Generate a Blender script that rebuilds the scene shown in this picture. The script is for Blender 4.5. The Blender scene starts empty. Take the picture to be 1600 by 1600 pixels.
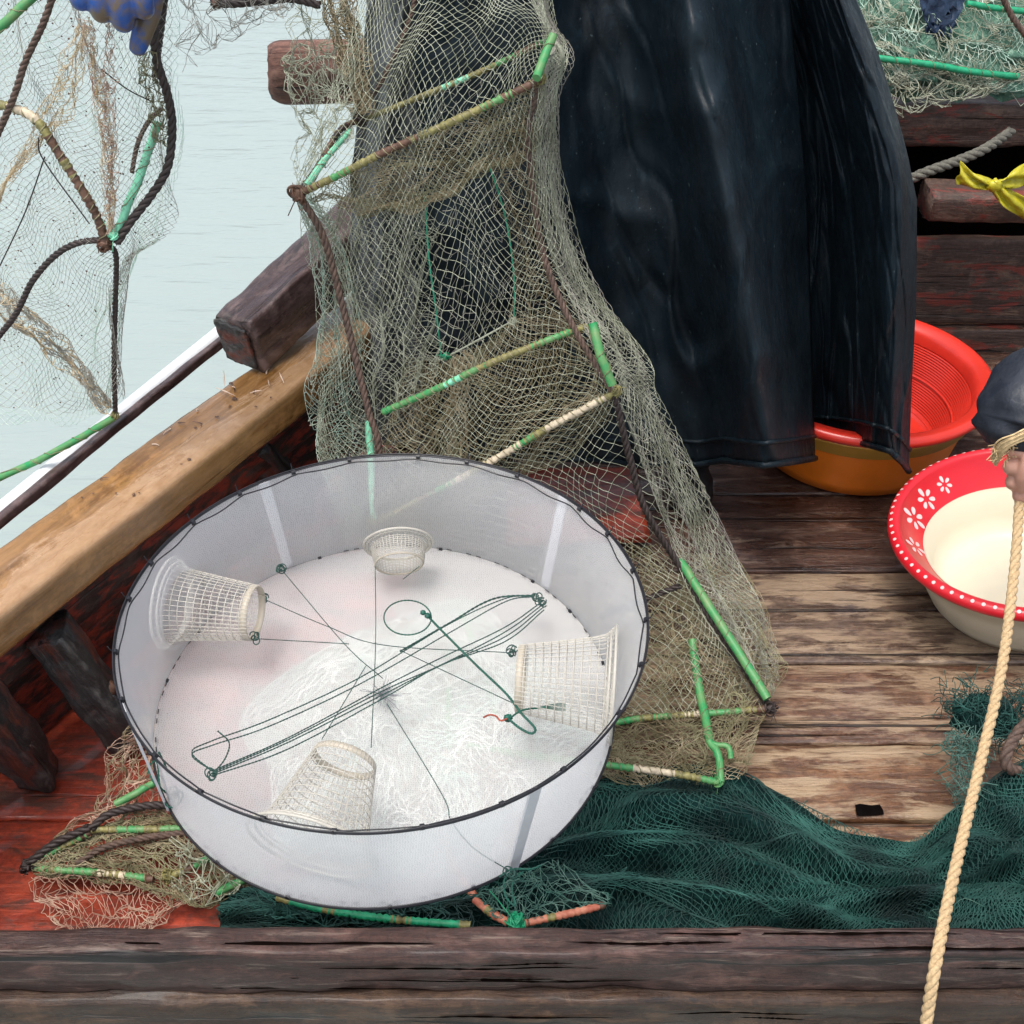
import bpy, math, random
import numpy as np
from mathutils import Vector, Matrix, noise

# ------------------------------------------------------------------ camera, world, sun, exposure
SC = bpy.context.scene
COL = SC.collection
CAM_H, PITCH, FOV = 1.6, math.radians(38), math.radians(45)
cd = bpy.data.cameras.new("camera"); cam = bpy.data.objects.new("camera", cd); COL.objects.link(cam)
cam.location = (0, 0, CAM_H); cam.rotation_euler = (math.pi / 2 - PITCH, 0, 0)
cd.angle = FOV; cd.clip_start = 0.02; cd.clip_end = 2000
SC.camera = cam

W = bpy.data.worlds.new("World"); SC.world = W; W.use_nodes = True
wn = W.node_tree.nodes; wl = W.node_tree.links
sky = wn.new("ShaderNodeTexSky"); sky.sky_type = 'NISHITA'; sky.sun_disc = False
SUN_EL, SUN_AZ = math.radians(74), math.radians(-140)      # azimuth from +Y towards +X
sky.sun_elevation = SUN_EL; sky.sun_rotation = SUN_AZ
sky.air_density = 0.8; sky.dust_density = 3.5; sky.ozone_density = 0.6
hs = wn.new("ShaderNodeHueSaturation"); hs.inputs["Saturation"].default_value = .5     # overcast: a whiter sky
wl.new(sky.outputs[0], hs.inputs["Color"]); wl.new(hs.outputs[0], wn["Background"].inputs[0]); wn["Background"].inputs[1].default_value = 0.12
sl = bpy.data.lights.new("sun", 'SUN'); sun = bpy.data.objects.new("sun", sl); COL.objects.link(sun)
sl.energy = 1.0; sl.angle = math.radians(24); sl.color = (1, .96, .9)
sd = Vector((math.sin(SUN_AZ) * math.cos(SUN_EL), math.cos(SUN_AZ) * math.cos(SUN_EL), math.sin(SUN_EL)))
sun.rotation_euler = sd.to_track_quat('Z', 'Y').to_euler()
SC.view_settings.view_transform = 'Standard'; SC.view_settings.look = 'None'
SC.view_settings.exposure = 1.25; SC.view_settings.gamma = 1; SC.view_settings.use_curve_mapping = False
SC.render.engine = 'CYCLES'
SC.cycles.max_bounces = 8; SC.cycles.transparent_max_bounces = 24; SC.cycles.use_denoising = True

# ------------------------------------------------------------------ helpers
FP = 800 / math.tan(FOV / 2)
FW = Vector((0, math.cos(PITCH), -math.sin(PITCH))); UP = Vector((0, math.sin(PITCH), math.cos(PITCH)))
def _ray(px, py): return Vector((1, 0, 0)) * ((px - 800) / FP) + UP * ((800 - py) / FP) + FW
def atZ(px, py, z):
    d = _ray(px, py); return Vector((0, 0, CAM_H)) + d * ((z - CAM_H) / d.z)
def atY(px, py, y):
    d = _ray(px, py); return Vector((0, 0, CAM_H)) + d * (y / d.y)

def tag(o, label=None, cat=None, group=None, kind=None):
    for k, v in (("label", label), ("category", cat), ("group", group), ("kind", kind)):
        if v: o[k] = v
    return o
def empty(name, loc, label, cat, group=None):
    o = bpy.data.objects.new(name, None); COL.objects.link(o); o.location = loc; o.empty_display_size = .05
    return tag(o, label, cat, group)
def link(name, me, parent=None, mw=None):
    o = bpy.data.objects.new(name, me); COL.objects.link(o)
    if mw is not None: o.matrix_world = mw
    if parent is not None:
        o.parent = parent; o.matrix_parent_inverse = Matrix.Translation(parent.location).inverted()
    return o

def raw_mesh(name, verts, loops, sizes, mats, midx=None, smooth=True, uv=None):
    me = bpy.data.meshes.new(name)
    verts = np.asarray(verts, np.float32); loops = np.asarray(loops, np.int32).ravel(); sizes = np.asarray(sizes, np.int32)
    me.vertices.add(len(verts)); me.vertices.foreach_set("co", verts.ravel())
    me.loops.add(len(loops)); me.loops.foreach_set("vertex_index", loops)
    me.polygons.add(len(sizes))
    st = np.zeros(len(sizes), np.int32); st[1:] = np.cumsum(sizes)[:-1]
    me.polygons.foreach_set("loop_start", st)
    if midx is not None: me.polygons.foreach_set("material_index", np.asarray(midx, np.int32))
    me.polygons.foreach_set("use_smooth", np.full(len(sizes), smooth))
    if uv is not None:
        l = me.uv_layers.new(name="UVMap"); l.data.foreach_set("uv", np.asarray(uv, np.float32)[loops].ravel())
    for m in (mats if isinstance(mats, (list, tuple)) else [mats]): me.materials.append(m)
    me.update(calc_edges=True); me.validate()
    return me

class MB:                                   # collects pieces into one mesh
    def __init__(s): s.v = []; s.l = []; s.n = []; s.m = []; s.c = 0
    def add(s, verts, quads, m=0):
        q = np.asarray(quads, np.int64)
        if len(q) == 0: return
        s.v.append(np.asarray(verts, float)); s.l.append((q + s.c).ravel()); s.n.append(np.full(len(q), q.shape[1]))
        s.m.append(np.full(len(q), m) if np.isscalar(m) else np.asarray(m)); s.c += len(verts)
    def build(s, name, mats, parent=None, smooth=True, stuff=False):
        me = raw_mesh(name, np.concatenate(s.v), np.concatenate(s.l), np.concatenate(s.n), mats, np.concatenate(s.m), smooth)
        o = link(name, me, parent)
        if stuff: o["kind"] = "stuff"
        return o

def segs(mb, P0, P1, r, m=0, sides=3):
    P0 = np.asarray(P0, float); P1 = np.asarray(P1, float); n = len(P0)
    if n == 0: return
    d = P1 - P0; L = np.linalg.norm(d, axis=1, keepdims=True); L[L < 1e-9] = 1; d = d / L
    a = np.where(np.abs(d[:, 2:3]) < .9, np.array([[0, 0, 1.]]), np.array([[1., 0, 0]]))
    x = np.cross(d, a); x /= np.linalg.norm(x, axis=1, keepdims=True); y = np.cross(d, x)
    r = np.broadcast_to(np.asarray(r, float), (n,))[:, None]
    V = np.zeros((n, 2 * sides, 3))
    for k in range(sides):
        t = 2 * math.pi * k / sides; off = (x * math.cos(t) + y * math.sin(t)) * r
        V[:, k] = P0 + off; V[:, sides + k] = P1 + off
    base = (np.arange(n) * 2 * sides)[:, None]
    Q = np.concatenate([base + np.array([[k, (k + 1) % sides, sides + (k + 1) % sides, sides + k]]) for k in range(sides)])
    mm = m if np.isscalar(m) else np.tile(np.asarray(m), sides)
    mb.add(V.reshape(-1, 3), Q, mm)

def dots(mb, P, r, m=0):                    # little octahedral knots
    P = np.asarray(P, float); n = len(P)
    if n == 0: return
    D = np.array([[1, 0, 0], [0, 1, 0], [-1, 0, 0], [0, -1, 0], [0, 0, 1], [0, 0, -1.]])
    r = np.broadcast_to(np.asarray(r, float), (n,))
    V = P[:, None] + D[None] * r[:, None, None]
    F = np.array([[0, 1, 4], [1, 2, 4], [2, 3, 4], [3, 0, 4], [1, 0, 5], [2, 1, 5], [3, 2, 5], [0, 3, 5]])
    mb.add(V.reshape(-1, 3), (F[None] + (np.arange(n) * 6)[:, None, None]).reshape(-1, 3), m)

def smooth_path(pts, n=12):
    P = np.array([tuple(p) for p in pts], float)
    if len(P) < 3: 
        t = np.linspace(0, 1, n + 1)[:, None]; return P[0] * (1 - t) + P[-1] * t
    E = np.vstack([2 * P[0] - P[1], P, 2 * P[-1] - P[-2]]); out = []
    for i in range(len(P) - 1):
        p0, p1, p2, p3 = E[i:i + 4]
        for t in np.arange(n) / n:
            out.append(.5 * ((2 * p1) + (p2 - p0) * t + (2 * p0 - 5 * p1 + 4 * p2 - p3) * t * t + (3 * p1 - p0 - 3 * p2 + p3) * t ** 3))
    out.append(P[-1]); return np.array(out)
def frames(P):
    T = np.gradient(P, axis=0); T /= np.maximum(np.linalg.norm(T, axis=1, keepdims=True), 1e-9)
    a = np.array([0, 0, 1.]) if abs(T[0, 2]) < .9 else np.array([1., 0, 0])
    X = np.zeros_like(P); x = np.cross(T[0], a); x /= np.linalg.norm(x)
    for i in range(len(P)):
        x = x - T[i] * (x @ T[i]); x /= max(np.linalg.norm(x), 1e-9); X[i] = x
    return T, X, np.cross(T, X)
def tube(mb, P, r, sides=8, m=0, caps=True):
    P = np.asarray(P, float); n = len(P); T, X, Y = frames(P)
    r = np.broadcast_to(np.asarray(r, float), (n,))
    t = np.arange(sides) * 2 * math.pi / sides
    V = P[:, None] + (X[:, None] * np.cos(t)[None, :, None] + Y[:, None] * np.sin(t)[None, :, None]) * r[:, None, None]
    k = np.arange(sides)
    Q = np.concatenate([np.stack([i * sides + k, i * sides + (k + 1) % sides, (i + 1) * sides + (k + 1) % sides, (i + 1) * sides + k], 1) for i in range(n - 1)])
    mm = m if np.isscalar(m) else np.repeat(np.asarray(m)[:n - 1], sides)
    mb.add(V.reshape(-1, 3), Q, mm)
    if caps:
        for e, c in ((0, P[0]), (n - 1, P[-1])):
            vv = np.vstack([V[e], c]); 
            mb.add(vv, np.stack([k, (k + 1) % sides, np.full(sides, sides)], 1), m if np.isscalar(m) else int(np.asarray(m)[min(e, len(m) - 1)]))
def rope(mb, pts, r, strands=3, lay=None, m=0, n=10, sides=6):
    P = smooth_path(pts, n); L = np.r_[0, np.cumsum(np.linalg.norm(np.diff(P, axis=0), axis=1))]
    lay = lay or r * 7; k = max(8, int(L[-1] / lay * 9)); s = np.linspace(0, L[-1], k)
    Pi = np.stack([np.interp(s, L, P[:, a]) for a in range(3)], 1); T, X, Y = frames(Pi)
    for q in range(strands):
        ph = 2 * math.pi * (s / lay + q / strands)
        tube(mb, Pi + (X * np.cos(ph)[:, None] + Y * np.sin(ph)[:, None]) * r * .5, r * .56, sides, m if np.isscalar(m) else m[q % len(m)])
def wrapped_rod(mb, pts, r, seq, seed=0, step=.006, n=10, lump=.22):
    """bar bound with tape: rings of slightly different radius; seq = list of material indices to pick from along it"""
    rn = random.Random(seed); P = smooth_path(pts, n); L = np.r_[0, np.cumsum(np.linalg.norm(np.diff(P, axis=0), axis=1))]
    k = max(6, int(L[-1] / (step / 2))); s = np.linspace(0, L[-1], k)
    Pi = np.stack([np.interp(s, L, P[:, a]) for a in range(3)], 1)
    rad = np.array([r * (1 + lump * (.5 if (i % 3) else -.5) + rn.uniform(-.12, .12)) for i in range(k)])
    mm = [seq[min(len(seq) - 1, max(0, int(i / k * len(seq) + rn.uniform(-.45, .45))))] for i in range(k)]
    tube(mb, Pi, rad, 8, mm)
def lump(mb, c, r, seed=0, m=0, sq=(1, 1, 1), amp=.35, nu=14, nv=9):
    V = []
    for j in range(nv + 1):
        for i in range(nu):
            th = math.pi * j / nv; ph = 2 * math.pi * i / nu
            d = Vector((math.sin(th) * math.cos(ph), math.sin(th) * math.sin(ph), math.cos(th)))
            q = 1 + amp * noise.noise(d * 2.3 + Vector((seed * 3.1, seed, 0)))
            V.append((c[0] + d.x * r * sq[0] * q, c[1] + d.y * r * sq[1] * q, c[2] + d.z * r * sq[2] * q))
    mb.add(V, [(j * nu + i, j * nu + (i + 1) % nu, (j + 1) * nu + (i + 1) % nu, (j + 1) * nu + i) for j in range(nv) for i in range(nu)], m)

def _cr(C, t):                              # Catmull-Rom along axis 0 at parameters t in 0..1
    n = len(C); E = np.concatenate([[2 * C[0] - C[1]], C, [2 * C[-1] - C[-2]]]); x = np.clip(t, 0, 1) * (n - 1)
    i = np.minimum(x.astype(int), n - 2); f = x - i
    return i, f, E
def patch(C, u, v):
    """C: (rows, cols, 3) control grid; u along columns, v along rows; same-shaped arrays of parameters"""
    C = np.asarray(C, float); sh = u.shape; u = u.ravel(); v = v.ravel()
    def wts(f): return np.stack([(-f + 2 * f * f - f ** 3) / 2, (2 - 5 * f * f + 3 * f ** 3) / 2, (f + 4 * f * f - 3 * f ** 3) / 2, (-f * f + f ** 3) / 2], 1)
    ext = np.concatenate([[2 * C[0] - C[1]], C, [2 * C[-1] - C[-2]]]); 
    ext = np.concatenate([(2 * ext[:, 0] - ext[:, 1])[:, None], ext, (2 * ext[:, -1] - ext[:, -2])[:, None]], 1)
    nr, nc = C.shape[:2]
    xv = np.clip(v, 0, 1) * (nr - 1); iv = np.minimum(xv.astype(int), nr - 2); wv = wts(xv - iv)
    xu = np.clip(u, 0, 1) * (nc - 1); iu = np.minimum(xu.astype(int), nc - 2); wu = wts(xu - iu)
    out = np.zeros((len(u), 3))
    for a in range(4):
        for b in range(4): out += (wv[:, a] * wu[:, b])[:, None] * ext[iv + a, iu + b]
    return out.reshape(sh + (3,))
def waves(u, v, seed, n=7, lo=1, hi=5):
    r = np.random.default_rng(seed); o = np.zeros_like(u)
    for _ in range(n):
        f = r.uniform(lo, hi, 2) * r.choice([-1, 1], 2); o += np.sin(2 * math.pi * (f[0] * u + f[1] * v) + r.uniform(0, 6.3)) / n ** .5
    return o
def ctrlY(rows): return [[atY(*p) for p in r] for r in rows]
def ctrlZ(rows): return [[atZ(*p) for p in r] for r in rows]
def net(mb, C, nu, nv, r, seed=0, jit=.18, wob=.012, knot=0, m=0, warp=.25, slack=.25, hole=0, mk=None):
    """diamond netting over the control patch C"""
    rn = np.random.default_rng(seed)
    j, k = np.meshgrid(np.arange(nv + 1), np.arange(nu + 1), indexing='ij')
    u = (k + .5 * (j % 2) - .25 + rn.normal(0, jit, k.shape)) / nu; v = (j + rn.normal(0, jit, k.shape)) / nv
    u = np.clip(u + warp / nu * waves(u, v, seed + 1), 0, 1); v = np.clip(v + warp * 2 / nv * waves(u, v, seed + 2), 0, 1)
    P = patch(C, u, v); P = P + wob * np.stack([waves(u, v, seed + 3 + a, hi=4) for a in range(3)], -1)
    A = []; B = []
    A.append(P[:-1]); B.append(P[1:])
    odd = (np.arange(nv) % 2) == 1
    A.append(P[:-1][odd][:, :-1]); B.append(P[1:][odd][:, 1:])
    A.append(P[:-1][~odd][:, 1:]); B.append(P[1:][~odd][:, :-1])
    A = np.concatenate([a.reshape(-1, 3) for a in A]); B = np.concatenate([b.reshape(-1, 3) for b in B])
    if hole:
        kp = rn.random(len(A)) > hole; A = A[kp]; B = B[kp]
    L = np.linalg.norm(B - A, axis=1, keepdims=True)
    M = (A + B) / 2 + rn.normal(0, 1, A.shape) * L * slack * .35; M[:, 2] -= (L * slack * .25)[:, 0]
    rr = r * rn.uniform(.7, 1.25, len(A)); mm = rn.integers(0, 2, len(A)) + m if mk else m
    segs(mb, A, M, rr, mm); segs(mb, M, B, rr, mm)
    if knot: dots(mb, P.reshape(-1, 3), knot * rn.uniform(.6, 1.3, P.shape[0] * P.shape[1]), m)
def cloth(mb, C, nu, nv, seed=0, wob=.01, m=0, hi=6, thick=0):
    v, u = np.meshgrid(np.linspace(0, 1, nv + 1), np.linspace(0, 1, nu + 1), indexing='ij')
    P = patch(C, u, v) + wob * np.stack([waves(u, v, seed + a, hi=hi) for a in range(3)], -1)
    i, j = np.meshgrid(np.arange(nv), np.arange(nu), indexing='ij'); b = i * (nu + 1) + j
    mb.add(P.reshape(-1, 3), np.stack([b, b + 1, b + nu + 2, b + nu + 1], -1).reshape(-1, 4), m)
def lathe(mb, prof, n=64, m=0, mat4=None, a0=0, a1=2 * math.pi):
    t = np.linspace(a0, a1, n + 1); pr = np.array(prof, float)
    V = np.stack([pr[:, 0, None] * np.cos(t), pr[:, 0, None] * np.sin(t), np.repeat(pr[:, 1, None], n + 1, 1)], -1).reshape(-1, 3)
    if mat4 is not None: M = np.array(mat4); V = V @ M[:3, :3].T + M[:3, 3]
    Q = [(i * (n + 1) + k, i * (n + 1) + k + 1, (i + 1) * (n + 1) + k + 1, (i + 1) * (n + 1) + k) for i in range(len(pr) - 1) for k in range(n)]
    mm = m if np.isscalar(m) else np.repeat(m, n)
    mb.add(V, Q, mm)

def timber(name, p0, p1, w, h, mat, parent=None, seed=0, rough=.006, bev=.012, nx=50, up=(0, 0, 1), ends=.01, waist=None, nc=5):
    """rough-sawn timber from p0 to p1 (its axis); local X runs along the grain"""
    p0 = Vector(p0); p1 = Vector(p1); d = p1 - p0; L = d.length; x = d / L
    y = Vector(up).cross(x).normalized(); z = x.cross(y)
    M = Matrix.Translation((p0 + p1) / 2) @ Matrix((x, y, z)).transposed().to_4x4()
    ring = []
    hw, hh = w / 2, h / 2
    for cx, cy, a0 in ((hw - bev, hh - bev, 0), (-hw + bev, hh - bev, 90), (-hw + bev, -hh + bev, 180), (hw - bev, -hh + bev, 270)):
        ring += [(cx + bev * math.cos(math.radians(a0 + a)), cy + bev * math.sin(math.radians(a0 + a))) for a in (0, 30, 60, 90)]
    full = []
    for i in range(len(ring)):
        a = Vector(ring[i]).to_3d(); b = Vector(ring[(i + 1) % len(ring)]).to_3d()
        k = nc if (b - a).length > bev * 1.5 else 1
        full += [a.lerp(b, t / k) for t in range(k)]
    V = []; n = len(full); so = Vector((seed * 7.13, seed * 3.7, seed))
    for i in range(nx + 1):
        X = -L / 2 + L * i / nx
        for c in full:
            p = Vector((X, c.x, c.y)); nn = Vector((0, c.x / hw, c.y / hh)); 
            q = noise.noise(Vector((X * 5, c.x * 30, c.y * 30)) + so) * .7 + noise.noise(Vector((X * 18, c.x * 60, c.y * 60)) + so) * .45
            if waist: 
                s = waist(i / nx); p.y *= s[0]; p.z *= s[1]
            p += nn * q * rough
            if i in (0, nx): p.x += ends * noise.noise(Vector((c.x * 40, c.y * 40, i)) + so)
            V.append(tuple(p))
    Q = [(i * n + k, (i + 1) * n + k, (i + 1) * n + (k + 1) % n, i * n + (k + 1) % n) for i in range(nx) for k in range(n)]
    sizes = [4] * len(Q) + [n, n]
    loops = [a for q in Q for a in q] + list(range(n)) + list(range(nx * n, nx * n + n))[::-1]
    me = raw_mesh(name, V, loops, sizes, mat, smooth=True)
    o = link(name, me, None, M)
    if parent is not None: o.parent = parent; o.matrix_parent_inverse = Matrix.Translation(parent.location).inverted()
    return o

# ------------------------------------------------------------------ materials
class NT:
    def __init__(s, name):
        s.mat = bpy.data.materials.new(name); s.mat.use_nodes = True; s.t = s.mat.node_tree; s.n = s.t.nodes; s.l = s.t.links
        s.b = s.n["Principled BSDF"]; s.out = s.n["Material Output"]
    def new(s, typ, **kw):
        n = s.n.new(typ)
        for k, v in kw.items():
            if k.startswith('i_'):
                key = k[2:]; key = int(key) if key.isdigit() else key
                (s.l.new(v, n.inputs[key]) if isinstance(v, bpy.types.NodeSocket) else setattr(n.inputs[key], 'default_value', v))
            else: setattr(n, k, v)
        return n
    def coords(s, scale=(1, 1, 1), kind='Object', rnd=False):
        tc = s.new("ShaderNodeTexCoord"); v = tc.outputs[kind]
        if rnd:
            oi = s.new("ShaderNodeObjectInfo"); mu = s.new("ShaderNodeVectorMath", operation='MULTIPLY_ADD')
            s.l.new(oi.outputs["Random"], mu.inputs[0]); mu.inputs[1].default_value = (17, 31, 23); s.l.new(v, mu.inputs[2]); v = mu.outputs[0]
        return s.new("ShaderNodeMapping", i_0=v, i_3=scale).outputs[0]
    def noise(s, vec, scale, detail=6, rough=.6, dist=0):
        n = s.new("ShaderNodeTexNoise", i_Vector=vec, i_Scale=scale, i_Detail=detail, i_Roughness=rough, i_Distortion=dist); return n.outputs["Fac"]
    def ramp(s, fac, stops, interp='LINEAR'):
        r = s.new("ShaderNodeValToRGB", i_0=fac); e = r.color_ramp.elements; r.color_ramp.interpolation = interp
        while len(e) < len(stops): e.new(.5)
        for el, (p, c) in zip(e, stops):
            el.position = p; el.color = (c, c, c, 1) if np.isscalar(c) else (*c, 1)
        return r.outputs[0]
    def mix(s, fac, a, b):
        m = s.new("ShaderNodeMix", data_type='RGBA')
        for idx, x in ((0, fac), (6, a), (7, b)):
            if isinstance(x, bpy.types.NodeSocket): s.l.new(x, m.inputs[idx])
            else: m.inputs[idx].default_value = x if idx == 0 else (*x, 1)
        return m.outputs[2]
    def math(s, op, a, b=0):
        m = s.new("ShaderNodeMath", operation=op)
        for i, x in enumerate((a, b)):
            if isinstance(x, bpy.types.NodeSocket): s.l.new(x, m.inputs[i])
            else: m.inputs[i].default_value = x
        return m.outputs[0]
    def bump(s, h, strength=.4, dist=.004, prev=None):
        b = s.new("ShaderNodeBump", i_Height=h, i_Strength=strength, i_Distance=dist)
        if prev is not None: s.l.new(prev, b.inputs["Normal"])
        return b.outputs[0]
    def set(s, **kw):
        for k, v in kw.items():
            i = s.b.inputs[k.replace('_', ' ')]
            if isinstance(v, bpy.types.NodeSocket): s.l.new(v, i)
            elif isinstance(v, tuple) and len(v) == 3: i.default_value = (*v, 1)
            else: i.default_value = v
        return s.mat

def wood(name, dark, mid, light, rough=(.35, .7), grain=1, patch_col=None, patch_at=.55, crack=.5, bump=.6, pscale=5, pst=(1.6, 5, 5), psoft=.03, cw=.36, cs=55, wet=0):
    t = NT(name); v = t.coords((3.4 * grain, 30 * grain, 30 * grain), rnd=True); vb = t.coords((1.3, 6, 6), rnd=True); vf = t.coords((14, 160, 160), rnd=True)
    g = t.noise(v, 1, 8, .65, .6); f = t.noise(vf, 1, 4, .6); b = t.noise(vb, 2.4, 5, .6, .8)
    c = t.ramp(g, [(.28, dark), (.5, mid), (.72, light)])
    c = t.mix(t.ramp(b, [(.35, 0.75), (.7, 0.)]), c, tuple(x * .45 for x in mid))
    c = t.mix(t.ramp(f, [(.35, .55), (.6, 0)]), c, tuple(x * .4 for x in dark))
    iso = t.noise(t.coords((1, 1, 1), rnd=True), 95, 6, .7, .3); ib = t.noise(t.coords((.6, 1, 1), rnd=True), 22, 5, .65, .6)
    c = t.mix(t.ramp(iso, [(.42, .6), (.58, 0)]), c, tuple(x * .3 for x in mid)); c = t.mix(t.ramp(ib, [(.52, 0), (.72, .55)]), c, tuple(min(1, x * 1.25) for x in light))
    if patch_col:
        p = t.noise(t.coords(pst, rnd=True), pscale, 7, .7, .4); pm = t.ramp(p, [(patch_at - psoft, 0), (patch_at + psoft, .9)])
        c = t.mix(pm, c, t.mix(f, tuple(x * .7 for x in patch_col), patch_col))
    k = t.noise(t.coords((1.1, cs, cs), rnd=True), 1, 4, .55, .5); ck = t.ramp(k, [(cw - .05, 1), (cw, 0)])
    c = t.mix(t.math('MULTIPLY', ck, crack), c, tuple(x * .12 for x in dark))
    h = t.math('ADD', t.math('MULTIPLY', g, .8), t.math('MULTIPLY', f, .35)); h = t.math('ADD', t.math('SUBTRACT', h, t.math('MULTIPLY', ck, .8)), t.math('MULTIPLY', iso, .35))
    r = t.ramp(b, [(.3, rough[0]), (.65, rough[1])])
    if wet:      # standing film of rain water in patches
        wn_ = t.noise(t.coords((2, 7, 7), rnd=True), 2.2, 5, .6, .5); t.l.new(t.math('MULTIPLY', t.ramp(wn_, [(.42, 0), (.56, 1)]), wet), t.b.inputs['Coat Weight']); t.b.inputs['Coat Roughness'].default_value = .07; t.b.inputs['Coat IOR'].default_value = 1.33
    return t.set(Base_Color=c, Roughness=r, Normal=t.bump(h, bump, .006))
def plain(name, col, rough=.5, var=.25, scale=40, bump=.15, spec=.5, trans=0, col2=None, detail=4):
    t = NT(name); v = t.coords(); n = t.noise(v, scale, detail, .6)
    c = t.mix(t.ramp(n, [(.3, 0), (.7, 1)]), tuple(x * (1 - var) for x in col), col2 or tuple(min(1, x * (1 + var)) for x in col))
    m = t.set(Base_Color=c, Roughness=rough, Normal=t.bump(n, bump, .002)); t.b.inputs["Specular IOR Level"].default_value = spec
    if trans: t.b.inputs["Subsurface Weight"].default_value = trans; t.b.inputs["Subsurface Radius"].default_value = (.01, .008, .006)
    return m

M = {}
PL = dict(wet=.8, bump=1, pst=(1.4, 7, 7), psoft=.055, crack=.9, cw=.40)
M['deck_dark'] = wood('wet_dark_deck_plank', (.025, .011, .008), (.095, .043, .028), (.18, .10, .068), (.14, .45), patch_col=(.22, .15, .11), patch_at=.60, **PL)
M['deck_grey'] = wood('greyed_deck_plank', (.045, .024, .017), (.165, .10, .07), (.30, .215, .155), (.16, .45), patch_col=(.35, .25, .165), patch_at=.50, **PL)
M['deck_brown'] = wood('red_brown_deck_plank', (.05, .02, .012), (.18, .088, .052), (.30, .175, .105), (.16, .45), patch_col=(.36, .25, .16), patch_at=.52, **PL)
M['deck_peel'] = wood('peeling_deck_plank', (.06, .024, .012), (.21, .095, .045), (.32, .17, .085), (.18, .5), patch_col=(.42, .30, .185), patch_at=.54, pscale=4, **PL)
M['deck_red'] = wood('red_painted_planks', (.26, .03, .012), (.42, .05, .018), (.50, .075, .028), (.25, .6), grain=.6, patch_col=(.07, .03, .02), patch_at=.55, crack=.7, bump=.5, psoft=.05, wet=.8)
M['beam'] = wood('weathered_dark_beam', (.014, .005, .004), (.062, .025, .018), (.135, .068, .054), (.38, .75), grain=.8, patch_col=(.20, .145, .115), patch_at=.62, crack=.9, bump=1, pst=(1.5, 16, 16), psoft=.06, cw=.36, cs=34, wet=.25)
M['beam_low'] = wood('weathered_brown_plank', (.016, .007, .004), (.066, .031, .016), (.13, .072, .038), (.45, .8), grain=.8, patch_col=(.012, .008, .007), patch_at=.64, crack=1, bump=1, pst=(4, 7, 7), psoft=.04, cw=.37, cs=34, wet=.25)
M['hull'] = wood('dark_hull_wood', (.010, .007, .006), (.035, .024, .02), (.10, .065, .05), (.4, .7), patch_col=(.30, .035, .016), patch_at=.53, crack=.8, pscale=6, pst=(3, 7, 7), psoft=.06)
M['rib'] = wood('grey_black_rib', (.010, .010, .010), (.05, .048, .048), (.15, .14, .13), (.4, .7), patch_col=(.16, .04, .022), patch_at=.57, crack=.9, bump=1, psoft=.06)
M['ochre'] = wood('wet_ochre_gunwale', (.15, .055, .012), (.31, .145, .036), (.42, .22, .075), (.07, .22), grain=.7, patch_col=(.38, .21, .085), patch_at=.52, crack=.4, bump=.3, pscale=2.2, psoft=.14, pst=(1, 9, 9), wet=.8)
M['block'] = wood('wet_block_wood', (.05, .022, .02), (.13, .078, .07), (.22, .15, .135), (.2, .5), grain=.6, patch_col=(.02, .014, .012), patch_at=.6, crack=.5, bump=.5, wet=.8)
M['log'] = wood('log_wood', (.06, .022, .016), (.22, .10, .07), (.40, .23, .17), (.5, .8), grain=.8, crack=.9, bump=1, cw=.42)
M['back'] = wood('rear_hull_wood', (.03, .015, .011), (.11, .06, .042), (.21, .13, .09), (.4, .7), patch_col=(.20, .03, .018), patch_at=.56, crack=.9, bump=1, cw=.4)
def wet_gunwale():
    m = M['ochre']; t = NT.__new__(NT); t.mat = m; t.t = m.node_tree; t.n = t.t.nodes; t.l = t.t.links; t.b = t.n["Principled BSDF"]; t.out = t.n["Material Output"]
    old = t.b.inputs["Base Color"].links[0].from_socket; tc = t.new("ShaderNodeTexCoord"); sx = t.new("ShaderNodeSeparateXYZ", i_0=tc.outputs["Object"])
    n = t.noise(t.coords((6, 22, 22)), 1, 7, .7, .6); n2 = t.noise(t.coords((30, 60, 60)), 1, 5, .7, .5)
    fac = t.math('ADD', t.math('MULTIPLY', sx.outputs[1], -9), t.math('MULTIPLY', t.math('SUBTRACT', n, .5), 2.4)); silt = t.ramp(t.math('ADD', fac, .5), [(.40, 0), (.64, 1)]); silt = t.math('MULTIPLY', silt, t.ramp(sx.outputs[2], [(.022, 0), (.032, 1)]))
    pale = t.mix(t.ramp(n2, [(.3, 0), (.7, 1)]), (.28, .155, .072), (.44, .285, .165)); c = t.mix(t.math('MULTIPLY', silt, .85), old, pale)
    t.l.new(c, t.b.inputs["Base Color"]); t.l.new(t.ramp(silt, [(0, .06), (1, .30)]), t.b.inputs["Roughness"])
wet_gunwale()
def thread(name, col, col2, rough=.7, scale=25):
    t = NT(name); n = t.noise(t.coords(), scale, 3, .6); c = t.mix(t.ramp(n, [(.35, 0), (.65, 1)]), col, col2)
    return t.set(Base_Color=c, Roughness=rough)
M['thr_pale'] = thread('pale_grey_green_twine', (.22, .235, .16), (.45, .47, .36))
M['thr_straw'] = thread('straw_twine', (.46, .34, .18), (.62, .5, .33))
M['thr_tan'] = thread('muddy_tan_twine', (.19, .145, .075), (.37, .31, .2))
M['thr_olive'] = thread('olive_twine', (.13, .115, .055), (.28, .26, .15))
M['thr_green'] = thread('green_twine', (.02, .2, .11), (.05, .38, .22))
M['thr_mint'] = thread('mint_twine', (.3, .48, .38), (.58, .68, .58))
M['thr_dark'] = thread('dark_green_twine', (.003, .022, .020), (.022, .105, .086), scale=9)  # broad lighter patches paint a sheen into the twine colour
M['thr_teal'] = thread('greyed_teal_twine', (.03, .11, .085), (.12, .22, .18))
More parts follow.
